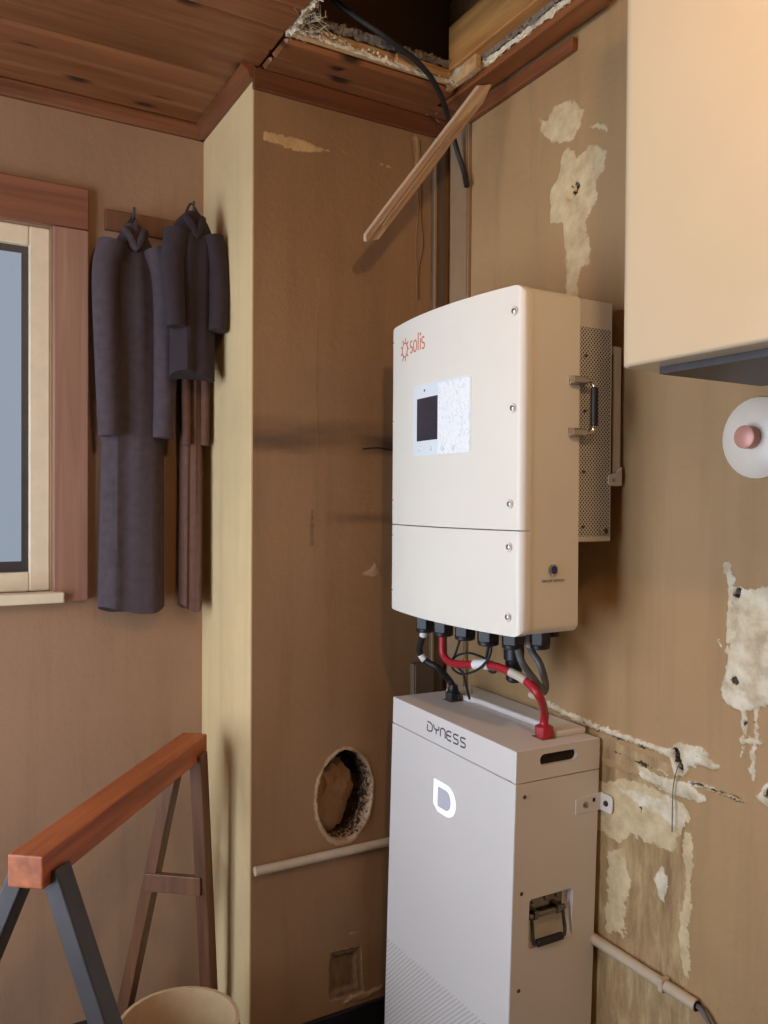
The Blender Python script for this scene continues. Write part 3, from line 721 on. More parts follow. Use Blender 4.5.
# --- hairline cracks on the back wall, crumpled paper in the round hole
def crack(px, mat='hole', r=0.0011, name='crack'):
    P = [onY(x+random.gauss(0, .5), y, 0)+Vector((0, -0.0002, 0)) for x, y in px]
    return obj(name, tube(P, r, 5, 4), mat, wb)
crack([(414, 176), (415, 185), (418, 205), (416, 240), (417, 300)], 'darkplaster', 0.0014)
crack([(420, 140), (422, 180), (421, 220), (424, 245), (420, 270), (419, 300)])
crack([(430, 140), (430, 220), (431, 300)], 'darkplaster', 0.001)
crack([(318, 310), (316, 380), (317, 470), (314, 540)], 'darkplaster', 0.0009)
crack([(363, 449), (378, 448), (390, 450), (398, 449)], 'hole', 0.0026)
crack([(255, 448), (275, 450), (290, 450)], 'darkplaster', 0.001)
bm = bmesh.new(); g = bmesh.ops.create_icosphere(bm, subdivisions=4, radius=1)
rp = random.Random(5); NS = []
for _ in range(26):
    q = Vector((rp.gauss(0, 1), rp.gauss(0, 1), rp.gauss(0, 1))).normalized(); NS.append((q, rp.uniform(.62, .98)))
for v in bm.verts:                                     # a clump of flat creased facets
    c = v.co.normalized(); k = min([h/c.dot(q) for q, h in NS if c.dot(q) > .2]+[1.1])
    k *= 1+0.10*noise.noise(c*4)-0.12*abs(noise.noise(c*2.2+Vector((4, 0, 1))))
    v.co = Vector((FC.x-0.010+c.x*0.080*k, 0.066+c.y*0.050*k, FC.z+0.002+c.z*0.112*k))
tag(obj('crumpled_paper', bm, 'cardboard'), 'brown crumpled paper stuffed into the round hole in the wall', 'paper')

# ================================================================== PIPES AND CABLES ON THE WALLS
# slim conduit on the back wall and flat trunking on the right wall, both in the corner
xa = onY(434.5, 250, -0.016).x; xb = onY(446, 250, -0.016).x
t = thing('cable_trunking', 'narrow cable trunking with painted light edge and shaded body, running up the back wall in the corner', 'trunking', (0, 0, 0))
obj('body', B(xa, xb, -0.014, 0, 0.02, 2.55), 'boxshaded', t, bevel=0.001)
obj('lit_edge', B(xa-0.001, xa+0.007, -0.018, -0.0142, 0.02, 2.55), 'pvc2', t, bevel=0.001)  # pale edge and dark body put a conduit's shading into the colours
ya = onX(450, 250, -0.012).y; yb = onX(468, 250, -0.012).y
t = thing('cable_trunking', 'flat brown cable trunking running up the right wall beside the corner', 'trunking', (0, 0, 0))
obj('body', B(-0.012, 0, yb, ya, 0.02, ZC+0.05), 'pvc2', t, bevel=0.0015)
obj('lid', B(-0.0155, -0.0122, yb+0.004, ya-0.004, 0.02, ZC+0.05), 'pvc2', t, bevel=0.001)
# box against the back wall just left of the corner, between the two units
a = onY(413.5, 664, -0.02); b_ = onY(434, 664, -0.02)
t = thing('junction_box', 'flat brown box, shade put into its colour, on the back wall between inverter and battery', 'box', (0, 0, 0))
obj('body', B(a.x, b_.x, -0.022, 0, a.z-0.16, a.z), 'boxshaded', t, bevel=0.002)
obj('cover', B(a.x+0.004, b_.x-0.004, -0.026, -0.0222, a.z-0.156, a.z-0.004), 'boxshaded', t, bevel=0.0015)
# conduit low on the back wall
a = onY(318, 860, -0.012); b_ = onY(392, 839.5, -0.012)
t = thing('wall_conduit', 'grey plastic conduit crossing the back wall left of the battery', 'pipe', (0, 0, 0))
obj('pipe', cyl((XJ+0.006, -0.012, (a.z+b_.z)/2+0.004), (-0.12, -0.012, (a.z+b_.z)/2), 0.0125, n=18), 'pvc', t, True)
obj('clip', B(-0.16, -0.145, -0.026, 0, b_.z-0.015, b_.z+0.016), 'pvc', t)
# conduit low on the right wall, open end with its cable
a = onX(560, 917, -0.013); e = onX(697, 1002, -0.013); zc = (onX(600, 946, -0.013).z+e.z)/2
t = thing('wall_conduit', 'pale plastic conduit with an open end on the right wall beside the battery', 'pipe', (0, 0, 0))
o = obj('pipe', cyl((-0.013, a.y, zc), (-0.013, e.y, zc), 0.0125, n=18), 'pvc', t, True)
obj('mouth', cyl((-0.013, e.y, zc), (-0.013, e.y-0.0008, zc), 0.0105, n=16), 'hole', o)
p = onX(664, 981, -0.013)
obj('saddle_clip', B(-0.027, 0, p.y-0.007, p.y+0.007, zc-0.014, zc+0.0145), 'pvc', t, bevel=0.003)
tag(obj('cable', tube([(-0.013, e.y+0.06, zc), (-0.013, e.y, zc), (-0.015, e.y-0.02, zc-0.006), (-0.017, e.y-0.045, zc-0.035), (-0.016, e.y-0.06, zc-0.09), (-0.016, e.y-0.062, zc-0.3)], 0.0055, 10, 6), 'greycable'), 'grey cable bending down out of the open conduit end', 'cable')
# black cable dropping out of the ceiling hole into the corner
pts = [onZ(318, -14, ZC+0.14), onZ(346, 10, ZC+0.10), onZ(384, 36, ZC+0.05), onZ(415, 60, ZC+0.02), onZ(430, 76, ZC-.002), onZ(438, 90, ZC-.018), onZ(444, 104, ZC-.035), onX(450, 124, -0.075), onX(457, 150, -0.045), onX(464, 172, -0.024), onX(467, 186, -0.022)]
tag(obj('ceiling_cable', tube(pts, lambda u: 0.0075 if u < .93 else 0.0085, 10, 6), 'rubber'), 'thick black cable hanging out of the ceiling hole into the corner', 'cable')

# ================================================================== BROKEN PLANK UNDER THE HOLE
top = onX(483, 90, -0.095); tip = onY(369, 240, -0.182)
d = (top-tip).normalized(); L = (top-tip).length
side = d.cross(Vector((0.45, -0.9, 0))).normalized(); nrm = d.cross(side).normalized()
bm = bmesh.new()
wA, th = 0.040, 0.012
prof = [tip+side*(-wA*.55)+d*0.0, tip+side*(-wA*0.2)-d*0.012, tip+side*(wA*.5)+d*0.022]
up_ = [top+side*(wA*.55)-d*.02, top+side*(wA*.2)+d*.028, top+side*(-wA*.1)+d*.012, top+side*(-wA*.55)-d*.008]
def mid(k, s, w): return tip.lerp(top, k)+side*(s*w)
outl = prof[:]
for k in (0.15, 0.35, 0.55, 0.75): outl.append(mid(k, 1, wA*(.5+.03*random.uniform(-1, 1))))
outl += up_
for k in (0.8, 0.6, 0.4, 0.2): outl.append(mid(k, -1, wA*(.55+.03*random.uniform(-1, 1))))
ctr = tip.lerp(top, .5)
loc = [p-ctr for p in outl]
prism([p-nrm*th/2 for p in loc], nrm*th, bm)
bmesh.ops.triangulate(bm, faces=[f for f in bm.faces if len(f.verts) > 4])
# build in a frame whose Z runs along the plank so that the grain follows it
Rm = Matrix((side, nrm, d)).transposed()
bmesh.ops.transform(bm, matrix=Rm.inverted().to_4x4(), verts=bm.verts[:])
pl = thing('broken_plank', 'splintered strip of bare wood hanging slantwise from the ceiling hole', 'plank', ctr, Rm.to_euler())
obj('strip', bm, 'splinter', pl, bevel=0.001, seg=1)
for k in range(3):
    s = -0.009+0.008*k
    obj('splinter', prism([(s, -th/2-0.0003, -L*.46+.03*k), (s+.0035, -th/2-0.0003, -L*.40), (s+.003, -th/2-0.0003, L*(.2+.1*k)), (s, -th/2-0.0003, L*(.28+.07*k))], (0, -0.0022, 0)), 'splinter', pl)

# ================================================================== INVERTER
IY0, IY1, IZ0, IZ1 = -0.734, -0.190, 1.178, 1.920     # near side, far side, bottom, top
IXF, IXB = -0.285, -0.147                             # front of the body (behind the covers), back of the body
inv = thing('inverter', 'large cream white wall inverter with display, hung above the battery', 'inverter', (0, (IY0+IY1)/2, IZ0))
ic = (IY0+IY1)/2
def ip(name, bm, mat, par=inv, **k):
    bmesh.ops.translate(bm, vec=(0, -ic, -IZ0), verts=bm.verts[:])
    return obj(name, bm, mat, par, **k)
ip('body', prism([(IXF, a, b) for a, b in rrect(IY0+.002, IY1-.002, IZ0+.002, IZ1-.002, 0.02, 6)], (IXB-IXF, 0, 0)), 'inv', bevel=0.003)
BOW = 0.032; CT = 0.023; ER = 0.013
def bowx(y):                                           # front surface of the covers at y
    s = (y-ic)/((IY1-IY0)/2); e = min(y-IY0, IY1-y)
    return IXF-CT-BOW*(1-s*s)+(ER-math.sqrt(max(0, ER*ER-(ER-max(e, 0))**2)) if e < ER else 0)
def cover(name, z0, z1, rb, rt):
    n = 64; bm = bmesh.new(); F = []; K = []
    ys = []
    for i in range(n+1):
        u = i/n; ys.append(IY0+(IY1-IY0)*(0.5-0.5*math.cos(PI*u)))
    nz = 4
    for y_ in ys:
        e = min(y_-IY0, IY1-y_)
        def cut(r): return r-math.sqrt(max(0, r*r-max(0, r-e)**2)) if r else 0
        a, b = z0+cut(rb), z1-cut(rt)
        F.append([bm.verts.new((bowx(y_), y_, a+(b-a)*j/nz)) for j in range(nz+1)])
        K.append([bm.verts.new((IXF, y_, a+(b-a)*j/nz)) for j in range(nz+1)])
    for i in range(n):
        for j in range(nz):
            bm.faces.new((F[i][j], F[i+1][j], F[i+1][j+1], F[i][j+1])); bm.faces.new((K[i][j], K[i][j+1], K[i+1][j+1], K[i+1][j]))
        bm.faces.new((F[i][0], K[i][0], K[i+1][0], F[i+1][0])); bm.faces.new((F[i][nz], F[i+1][nz], K[i+1][nz], K[i][nz]))
    for i in (0, n):
        for j in range(nz): bm.faces.new((F[i][j], F[i][j+1], K[i][j+1], K[i][j]))
    return ip(name, bm, 'inv', smooth=True, bevel=0.003, seg=2, ang=55)
SEAM = onX(521, 531, IXF-CT).z
cover('upper_cover', SEAM+0.0012, IZ1, 0, 0.024)
cover('lower_cover', IZ0, SEAM-0.0012, 0.022, 0)
def fpt(x, y):                                         # point of the bowed front seen at a pixel
    k = ray(x, y); t_ = 1.0
    for _ in range(30):
        p = CAM+k*t_; t_ = (bowx(p.y)-CAM.x)/k.x
    return CAM+k*t_
for px in ((514, 311), (512.5, 408), (509.5, 504), (508.5, 547), (507.5, 617), (396, 345), (394.5, 423), (393.8, 500), (393.5, 534), (393, 588)):
    p = fpt(*px); p.y = max(p.y, IY0+0.024) if px[0] > 450 else min(p.y, IY1-0.015)
    p.x = bowx(p.y); r = 0.0105 if px[0] > 450 else 0.006
    o = ip('screw_recess', lathe(p+Vector((0.002, 0, 0)), (-1, 0, 0), [(0, r), (0.0026, r), (0.0022, r*.8), (0.001, r*.75)], 18), 'inv_back', smooth=True)
    s = ip('screw', lathe(p+Vector((0.001, 0, 0)), (-1, 0, 0), [(0, r*.55), (0.004, r*.55), (0.005, r*.4)], 14), 'chrome', o, smooth=True)
# display panel on the bowed front
def strip_on_front(name, corners, off, mat, par=inv, n=8, thick=0.0012, smooth=True, rr=0):
    """quad read as four pixels (tl, tr, br, bl) laid on the bowed cover"""
    tl, tr, br, bl = [fpt(*c) for c in corners]
    y0 = (tl.y+bl.y)/2; y1 = (tr.y+br.y)/2; zt = (tl.z+tr.z)/2; zb = (bl.z+br.z)/2
    bm = bmesh.new(); A = []; Bk = []
    lo, hi = min(y0, y1), max(y0, y1)
    us = [0, .02, .05, .09]+[.09+.82*i/n for i in range(1, n)]+[.91, .95, .98, 1] if rr else [i/n for i in range(n+1)]
    for u in us:
        y_ = lo+(hi-lo)*u; e = min(y_-lo, hi-y_)
        c = rr-math.sqrt(max(0, rr*rr-max(0, rr-e)**2)) if rr else 0
        A.append([bm.verts.new((bowx(y_)-off-thick, y_, z)) for z in (zb+c, zt-c)]); Bk.append([bm.verts.new((bowx(y_)-off+.001, y_, z)) for z in (zb+c, zt-c)])
    for i in range(len(us)-1):
        bm.faces.new((A[i][0], A[i+1][0], A[i+1][1], A[i][1])); bm.faces.new((Bk[i][0], Bk[i][1], Bk[i+1][1], Bk[i+1][0]))
        for j in (0, 1): bm.faces.new((A[i][j], Bk[i][j], Bk[i+1][j], A[i+1][j]))
    for i in (0, -1): bm.faces.new((A[i][0], A[i][1], Bk[i][1], Bk[i][0]))
    return ip(name, bm, mat, par), (lo, hi, zb, zt)
pan, (pl0, pl1, pz0, pz1) = strip_on_front('display_panel', ((413.5, 385.5), (472, 376.5), (471, 453), (413.5, 455.5)), 0, 'panel', rr=0.012)
strip_on_front('screen', ((417.5, 398.5), (461, 392), (460.5, 438), (417.5, 440.5)), 0.0012, 'lcd', pan, thick=0.0006)
film, _ = strip_on_front('protective_film', ((438.5, 382.5), (471, 377.5), (470.2, 452.3), (438.5, 454.5)), 0.0022, 'film', pan, thick=0.0005)
for px in ((425, 390.5),):
    p = fpt(*px); ip('indicator', cyl((p.x-0.0008, p.y, p.z), (p.x-0.0019, p.y, p.z), 0.003, n=10), 'logo_dark', pan)
for px in ((420, 449), (431, 448.5), (443, 448), (454, 447.5)):
    p = fpt(*px)
    o = ip('button', lathe((p.x-0.0008, p.y, p.z), (-1, 0, 0), [(0, 0.0068), (0.0032, 0.0068), (0.0038, 0.006)], 16), 'panel', pan, smooth=True)
    ip('button_mark', cyl((p.x-0.0044, p.y, p.z-0.0026), (p.x-0.0050, p.y, p.z-0.0026), 0.0022, n=8), 'logo_blue', o)
# printed logo: gear-like sun and the word
def strokes(name, polys, w, to3, mat, par, off):
    """flat lettering drawn as ribbons: polys are lists of 2D points, to3(u,v) returns a world point and the outward normal"""
    bm = bmesh.new()
    for P in polys:
        closed = P[0] == P[-1]; n = len(P)
        L_, R_ = [], []
        for i in range(n):
            a = P[i-1] if i > 0 else (P[-2] if closed else P[0]); c = P[i+1] if i < n-1 else (P[1] if closed else P[-1])
            dx, dy = c[0]-a[0], c[1]-a[1]; l = math.hypot(dx, dy) or 1; nx, ny = -dy/l, dx/l
            for S, lst in ((1, L_), (-1, R_)):
                p, nn = to3(P[i][0]+nx*w/2*S, P[i][1]+ny*w/2*S); lst.append((bm.verts.new(p+nn*off), bm.verts.new(p-nn*0.0006)))
        for i in range(n-1):
            bm.faces.new((L_[i][0], L_[i+1][0], R_[i+1][0], R_[i][0])); bm.faces.new((L_[i][0], L_[i][1], L_[i+1][1], L_[i+1][0]))
            bm.faces.new((R_[i][0], R_[i+1][0], R_[i+1][1], R_[i][1]))
    return bm
def arc(cx, cy, rx, ry, a0, a1, n=12): return [(cx+rx*math.cos(math.radians(a0+(a1-a0)*i/n)), cy+ry*math.sin(math.radians(a0+(a1-a0)*i/n))) for i in range(n+1)]
p0 = fpt(401, 350); p1 = fpt(425.5, 344)
LW = p0.y-p1.y                                         # word runs towards -Y
def on_cover(u, v):
    y_ = p0.y-u*LW; return Vector((bowx(y_), y_, (p0.z+p1.z)/2+v*LW)), Vector((-1, 0, 0))
G = [arc(.19, 0, .115, .125, 0, 360, 20)]
G[0][-1] = G[0][0]
for k in range(9):
    a = 2*PI*k/9; G.append([(.19+.13*math.cos(a), .14*math.sin(a)), (.19+.19*math.cos(a), .21*math.sin(a))])
Sx = lambda x: arc(x, .055, .05, .05, 40, 250, 8)+arc(x, -.045, .05, .05, 80, -140, 8)
G += [Sx(.47), arc(.62, 0, .062, .10, 0, 360, 16), [(.74, .21), (.74, -.10)], [(.82, .10), (.82, -.10)], arc(.82, .17, .012, .012, 0, 360, 6), Sx(.92)]
ip('logo', strokes('logo', G, .028, on_cover, None, inv, 0.0006), 'logo_red')
# rear heat sink box with perforated sides
FY0, FY1, FZ0, FZ1, FX1 = IY0+0.012, IY1-0.012, 1.376, 1.913, -0.042
ip('heatsink_box', B(IXB, FX1, FY0, FY1, FZ0, FZ1), 'inv_back', bevel=0.003)
ps = ip('perforated_side', B(IXB+0.006, FX1-0.006, FY0-0.0012, FY0+0.001, FZ0+0.012, FZ1-0.062), 'inv_perf')
for px in ((585.5, 356), (584.5, 411), (583.5, 472), (582.5, 527)):
    p = onY(*px, FY0-.001); ip('side_screw', cyl((max(p.x, IXB+.004), p.y-.0035, p.z), (max(p.x, IXB+.004), p.y+.002, p.z), 0.0035, n=10), 'screw', ps)
for px in ((600, 531.5), (606, 531)):
    p = onY(*px, FY0-.001); o = ip('corner_screw', lathe((p.x, p.y+.002, p.z), (0, -1, 0), [(0, .0062), (.003, .0062), (.0035, .005), (.0036, .003), (.006, .0028)], 14), 'steel' if px[0] < 603 else 'screw', ps, smooth=True)
ip('wall_bracket', B(-0.034, -0.010, FY0+.003, FY1-.003, onY(612, 486, FY0).z, onY(616, 346, FY0).z), 'inv_back', bevel=0.002)
ip('hanger_gap_shade', B(FX1, -0.034, FY0+.006, FY1-.03, 1.52, 1.80), 'black')  # black block: the shade of the gap behind the heat sink as colour
p = onY(606, 480, FY0)
lug = ip('bracket_lug', prism([(FX1-.012, FY0-.004, p.z-.012), (-.012, FY0-.004, p.z-.012), (-.012, FY0-.004, p.z+.03), (-.028, FY0-.004, p.z+.016), (FX1-.012, FY0-.004, p.z+.012)], (0, 0.009, 0)), 'inv_back', bevel=0.001)
ip('lug_bolt', cyl((FX1+.004, FY0-.0065, p.z), (FX1+.004, FY0, p.z), .004, n=8), 'steel', lug)
# carrying handle on the side
ha = onY(571, 380, IY0); hb = onY(570, 432, IY0)
for h in (ha, hb):
    pad = ip('handle_mount', B(h.x-.004, h.x+.034, IY0-.003, IY0+.001, h.z-.009, h.z+.009), 'steel', bevel=0.001)
    ip('handle_sleeve', cyl((h.x-.004, IY0-.010, h.z), (h.x+.034, IY0-.010, h.z), 0.0088, n=16), 'chrome', pad, smooth=True)
gx = ha.x+0.052
ip('handle_bar', tube([(ha.x+.028, IY0-.010, ha.z), (ha.x+.040, IY0-.012, ha.z), (gx-.004, IY0-.016, ha.z-.004), (gx, IY0-.018, ha.z-.016), (gx, IY0-.018, (ha.z+hb.z)/2), (gx, IY0-.018, hb.z+.016), (gx-.004, IY0-.016, hb.z+.004), (hb.x+.040, IY0-.012, hb.z), (hb.x+.028, IY0-.010, hb.z)], 0.0052, 12, 6), 'chrome', smooth=True)
ip('handle_grip', lathe((gx, IY0-.018, ha.z-.014), (0, 0, -1), [(0, .006), (.002, .0082), (ha.z-hb.z-.030, .0082), (ha.z-hb.z-.028, .006)], 18), 'black', smooth=True)
# power button and its caption
p = onY(553, 570, IY0)
sw = ip('power_button', lathe((p.x, IY0+.001, p.z), (0, -1, 0), [(0, .0125), (.0035, .0125), (.0045, .011), (.0046, .009), (.003, .0088)], 24), 'chrome', smooth=True)
ip('button_cap', lathe((p.x, IY0+.001, p.z), (0, -1, 0), [(0, .0085), (.004, .0085), (.0052, .006), (.0055, .002)], 20), 'blue', sw, smooth=True)
def text_mesh(s, size):
    cu = bpy.data.curves.new('lettering', 'FONT'); cu.body = s; cu.size = size; cu.align_x = 'CENTER'; cu.extrude = 0.0002
    o = bpy.data.objects.new('lettering', cu); COL.objects.link(o)
    dg = bpy.context.evaluated_depsgraph_get(); me = bpy.data.meshes.new_from_object(o.evaluated_get(dg))
    bpy.data.objects.remove(o, do_unlink=True); return me
me = text_mesh('ON/OFF SWITCH', 0.0082); me.materials.append(M['logo_dark'])
o = bpy.data.objects.new('caption', me); COL.objects.link(o); o.parent = inv
q = onY(553, 582, IY0); o.rotation_euler = (PI/2, 0, 0); o.location = (q.x, IY0-.0006-ic, q.z-IZ0)
# cable glands under the box
def gland(y_, x_, big=1.0, L_=0.036, mat='black', par=inv):
    z = IZ0
    g = ip('cable_gland', lathe((x_, y_, z+.004), (0, 0, -1), [(0, .017*big), (.006, .017*big), (.0062, .020*big), (.012, .020*big)], 20), mat, par, smooth=True)
    ip('gland_nut', cyl((x_, y_, z-.008), (x_, y_, z-.008-L_*.55), .0215*big, .0205*big, n=6, phase=PI/6), mat, g, bevel=0.0015)
    ip('gland_cap', lathe((x_, y_, z-.008-L_*.55), (0, 0, -1), [(0, .019*big), (.008, .0185*big), (.011, .014*big)], 20), mat, g, smooth=True)
    return Vector((x_, y_, z-.019-L_*.55))
GX = -0.205
gp = []
for px, yb_ in ((425.5, 632), (443.5, 636), (465, 640), (488, 645.5), (513, 649)):
    q = onX(px, yb_, GX); gp.append(gland(q.y, GX, 1.38, (IZ0-q.z-.019)/.55))
q = onX(540, 649, -0.15); gp.append(gland(q.y, -0.15, 1.2, (IZ0-q.z-.019)/.55))
gp.append(gland(onX(552, 636, -0.09).y, -0.09, .9, .03))
g2 = []
for px in (424, 455, 478, 500): g2.append(gland(onX(px, 630, -0.12).y, -0.12, .9, .03))
# hanging plug behind the grey cable
pq = onX(514, 650, -0.155)
plug = ip('round_plug', lathe((-0.155, pq.y, IZ0+.002), (0, 0, -1), [(0, .014), (.03, .016), (.031, .020), (.065, .021), (.066, .025), (.095, .025), (.10, .021), (.146, .019), (.152, .012)], 20), 'black', smooth=True)
tg = onX(529, 646, -0.16)
ip('hanging_tag', B(tg.x-.001, tg.x+.001, tg.y-.008, tg.y+.008, tg.z-.004, IZ0+.001), 'label')

# ================================================================== BATTERY
BX0, BX1, BY0, BY1, BH = -0.2580, -0.0087, -0.6614, -0.1217, 0.978
bcx, bcy = (BX0+BX1)/2, (BY0+BY1)/2
Rb = Matrix.Rotation(math.radians(1.0), 4, 'X') @ Matrix.Rotation(math.radians(0.8), 4, 'Y')   # it leans a little
BO = Vector((bcx, bcy, 0.914))-(Rb @ Vector((0, 0, BH)))
bat = thing('battery', 'tall white battery cabinet standing on the floor under the inverter', 'battery', BO, Rb.to_euler())
def bl(p): return Rb.inverted() @ (Vector(p)-BO)        # world -> battery frame
def bw(p): return (Rb @ Vector(p))+BO
def bpt_side(x, y):                                    # pixel on the near side, in the battery frame
    k = Rb.to_3x3().inverted() @ ray(x, y); c = bl(CAM); return c+k*((-hy-c.y)/k.y)
def bpt_front(x, y):
    k = Rb.to_3x3().inverted() @ ray(x, y); c = bl(CAM); return c+k*((-hx-c.x)/k.x)
def bpt_top(x, y, z):
    k = Rb.to_3x3().inverted() @ ray(x, y); c = bl(CAM); return c+k*((z-c.z)/k.z)
hx, hy = (BX1-BX0)/2, (BY1-BY0)/2
LID = 0.072; ZB = BH-LID
d0 = bpt_front(388, 938); d1 = bpt_front(486, 1024)
sl = (d1.z-d0.z)/(d1.y-d0.y)
M['bat_front'] = perforated('battery_front_perforated', (228, 222, 216), 0.0095, 0.26, (sl, d0.y-hx, d0.z), dark=(178, 170, 160), rough=0.5)
# case: three panels round an opening for the recessed handle on the near side
hr = [bpt_side(*q) for q in ((529.5, 900), (573, 889), (571, 938), (528, 950))]
ry0 = min(hr[0].x, hr[3].x); ry1 = max(hr[1].x, hr[2].x); rz1 = hr[0].z; rz0 = hr[3].z
obj('case', B(-hx+0.002, hx, -hy+0.03, hy, 0.02, ZB-0.001), 'bat', bat, bevel=0.002)
obj('front_panel', B(-hx, -hx+0.0019, -hy+0.0005, hy, 0.015, ZB-0.0015), 'bat_front', bat, bevel=0.0008, seg=1)
def toside(u, v, d): return (u, -hy+d, v)
sp = obj('side_panel', slab([(-hx+0.002, 0.015), (hx, 0.015), (hx, ZB-0.0015), (-hx+0.002, ZB-0.0015)], [(rrect(ry0, ry1, rz0, rz1, 0.008, 4), 0.022)], toside, 0.029), 'bat', bat)
for i in range(4):
    x_ = (-1, 1)[i % 2]*(hx-.04); y_ = (-1, 1)[i//2]*(hy-.05)
    obj('foot', cyl((x_, y_, 0), (x_, y_, 0.021), 0.02, n=14), 'black', bat)
for q in ((524.5, 797), (521.5, 894), (518.5, 991)):
    p = bpt_side(*q); s = obj('side_screw', lathe((p.x, -hy+.001, p.z), (0, -1, 0), [(0, .0045), (.002, .0045), (.003, .0035)], 12), 'screw', sp, True)
# lid with a slot on the near side
so = [bpt_side(*q) for q in ((540, 762), (577, 752.5))]
zs = (so[0].z+so[1].z)/2
lid = obj('lid', B(-hx, hx, -hy+0.011, hy, ZB+0.001, BH), 'bat', bat, bevel=0.002)
obj('lid_end', slab([(-hx, ZB+0.001), (hx, ZB+0.001), (hx, BH), (-hx, BH)], [(rrect(so[0].x, so[1].x, zs-.013, zs+.013, .0125, 6), 0.0105)], toside, 0.0112), 'bat', lid)
obj('slot_back', B(so[0].x-.002, so[1].x+.002, -hy+.009, -hy+.0115, zs-.014, zs+.014), 'hole', lid)
# raised rear block with two recesses for the plugs
kb = bpt_top(453, 700, BH); kr = bpt_top(544, 737, BH)
zt = 0.015; yb0 = -hy+0.045; yb1 = hy-0.03
blk = [(hx-.001, yb0), (hx-.001, yb1), (kb.x+.022, yb1), (kb.x+.022, kb.y-.035), (kb.x+.035, kb.y-.06), (kr.x+.040, kr.y+.06), (kr.x+.022, kr.y+.03), (kr.x+.022, yb0)]
obj('rear_block', prism([(a, b, BH) for a, b in blk], (0, 0, zt)), 'bat', bat, bevel=0.005, seg=3)
for k_ in (kb, kr): obj('plug_recess', B(k_.x-.022, k_.x+.02, k_.y-.021, k_.y+.021, BH-.0004, BH+.0006), 'darkplaster', lid)
obj('lid_mark', prism([(0.02, -.10, BH), (0.024, -.10, BH), (0.024, -.06, BH), (0.02, -.06, BH)], (0, 0, .0008)), 'logo_blue', lid)
# lettering on the lid front
p0b = bpt_front(427.5, 727); p1b = bpt_front(466, 742.5)
WLb = p0b.y-p1b.y; zmb = (p0b.z+p1b.z)/2
def on_lid(u, v): return Vector((-hx, p0b.y-u*WLb, zmb+v*WLb)), Vector((-1, 0, 0))
hgt = .0112/WLb
LT = []
def lt(x, w, polys):
    for P in polys: LT.append([(x+a*w, b*hgt) for a, b in P])
lt(.00, .135, [[(0, 1), (.55, 1), (.85, .8), (1, .4), (1, -.4), (.85, -.8), (.55, -1), (0, -1), (0, .35)]])
lt(.175, .135, [[(0, 1), (0, .4), (.2, .05), (.8, .05), (1, .4), (1, 1)], [(.5, .05), (.5, -1)]])
lt(.355, .125, [[(0, -1), (0, .5), (.2, .9), (.5, 1), (.8, .9), (1, .5), (1, -1)]])
lt(.52, .12, [[(1, 1), (.3, 1), (0, .7), (0, -.7), (.3, -1), (1, -1)], [(0, 0), (.95, 0)]])
SS = [(1, 1), (.25, 1), (.05, .8), (.05, .2), (.25, 0), (.75, 0), (.95, -.2), (.95, -.8), (.75, -1), (0, -1)]
lt(.69, .125, [SS]); lt(.865, .125, [SS])
obj('lettering', strokes('l', LT, .022, on_lid, None, bat, 0.0006), 'logo_dark', lid)
# glowing D emblem
e0 = bpt_front(434, 778); e1 = bpt_front(456, 818); eb = bpt_front(434, 809)
ew = e0.y-bpt_front(456, 800).y; eh = (e0.z-eb.z); ezc = (e0.z+eb.z)/2
def D_(s, x0=0.0):
    P = [(-.5, .5), (.08, .5)]+arc(.08, 0, .42, .5, 80, -80, 12)+[(.08, -.5), (-.28, -.5), (-.5, -.30)]
    return [(a*s+x0, b*s) for a, b in P]
eyc = e0.y-ew/2
lid_e = obj('emblem', prism([(-hx-.0004, eyc-a*ew, ezc+b*eh) for a, b in D_(1)], (.0012, 0, 0)), 'logo_lit', bat)
obj('emblem_inlay', prism([(-hx-.001, eyc-(a*ew*.52+.02*ew), ezc+b*eh*.52) for a, b in [(-.62, .62), (.10, .62)]+arc(.10, 0, .42, .62, 80, -80, 10)+[(.10, -.62), (-.62, -.62)]], (.0012, 0, 0)), 'logo_blue', lid_e)
# folding handle in its recess
zc_ = (rz0+rz1)/2; yw = ry1-ry0; xm = (ry0+ry1)/2-.004
pl_ = obj('handle_plate', B(xm-yw*.44, xm+yw*.40, -hy+.017, -hy+.0215, zc_+.002, rz1-.006), 'handle_steel', bat, bevel=0.002)
obj('handle_hinge', cyl((xm-yw*.42, -hy+.010, zc_+.012), (xm+yw*.40, -hy+.010, zc_+.012), .007, n=14), 'handle_steel', pl_, True)
for s in (-.28, .24): obj('hinge_lug', B(xm+yw*s-.007, xm+yw*s+.007, -hy+.002, -hy+.019, zc_+.004, zc_+.024), 'handle_steel', pl_, bevel=0.002)
for s in (-.30, .0, .26): obj('rivet', lathe((xm+yw*s, -hy+.018, rz1-.016), (0, -1, 0), [(0, .005), (.003, .0045), (.0045, .002)], 12), 'handle_steel', pl_, True)
ba = obj('handle_bail', tube([(xm-yw*.36, -hy+.008, zc_+.012), (xm-yw*.36, -hy+.004, zc_-.012), (xm-yw*.36, -hy-.001, rz0+.018), (xm-yw*.30, -hy-.002, rz0+.009), (xm, -hy-.002, rz0+.008), (xm+yw*.30, -hy-.002, rz0+.009), (xm+yw*.36, -hy-.001, rz0+.018), (xm+yw*.36, -hy+.004, zc_-.012), (xm+yw*.36, -hy+.008, zc_+.012)], .0045, 10, 6), 'handle_steel', bat, True)
obj('handle_grip', lathe((xm-yw*.30, -hy-.002, rz0+.010), (1, 0, 0), [(0, .006), (.003, .0088), (yw*.60-.003, .0088), (yw*.60, .006)], 16), 'black', ba, True)
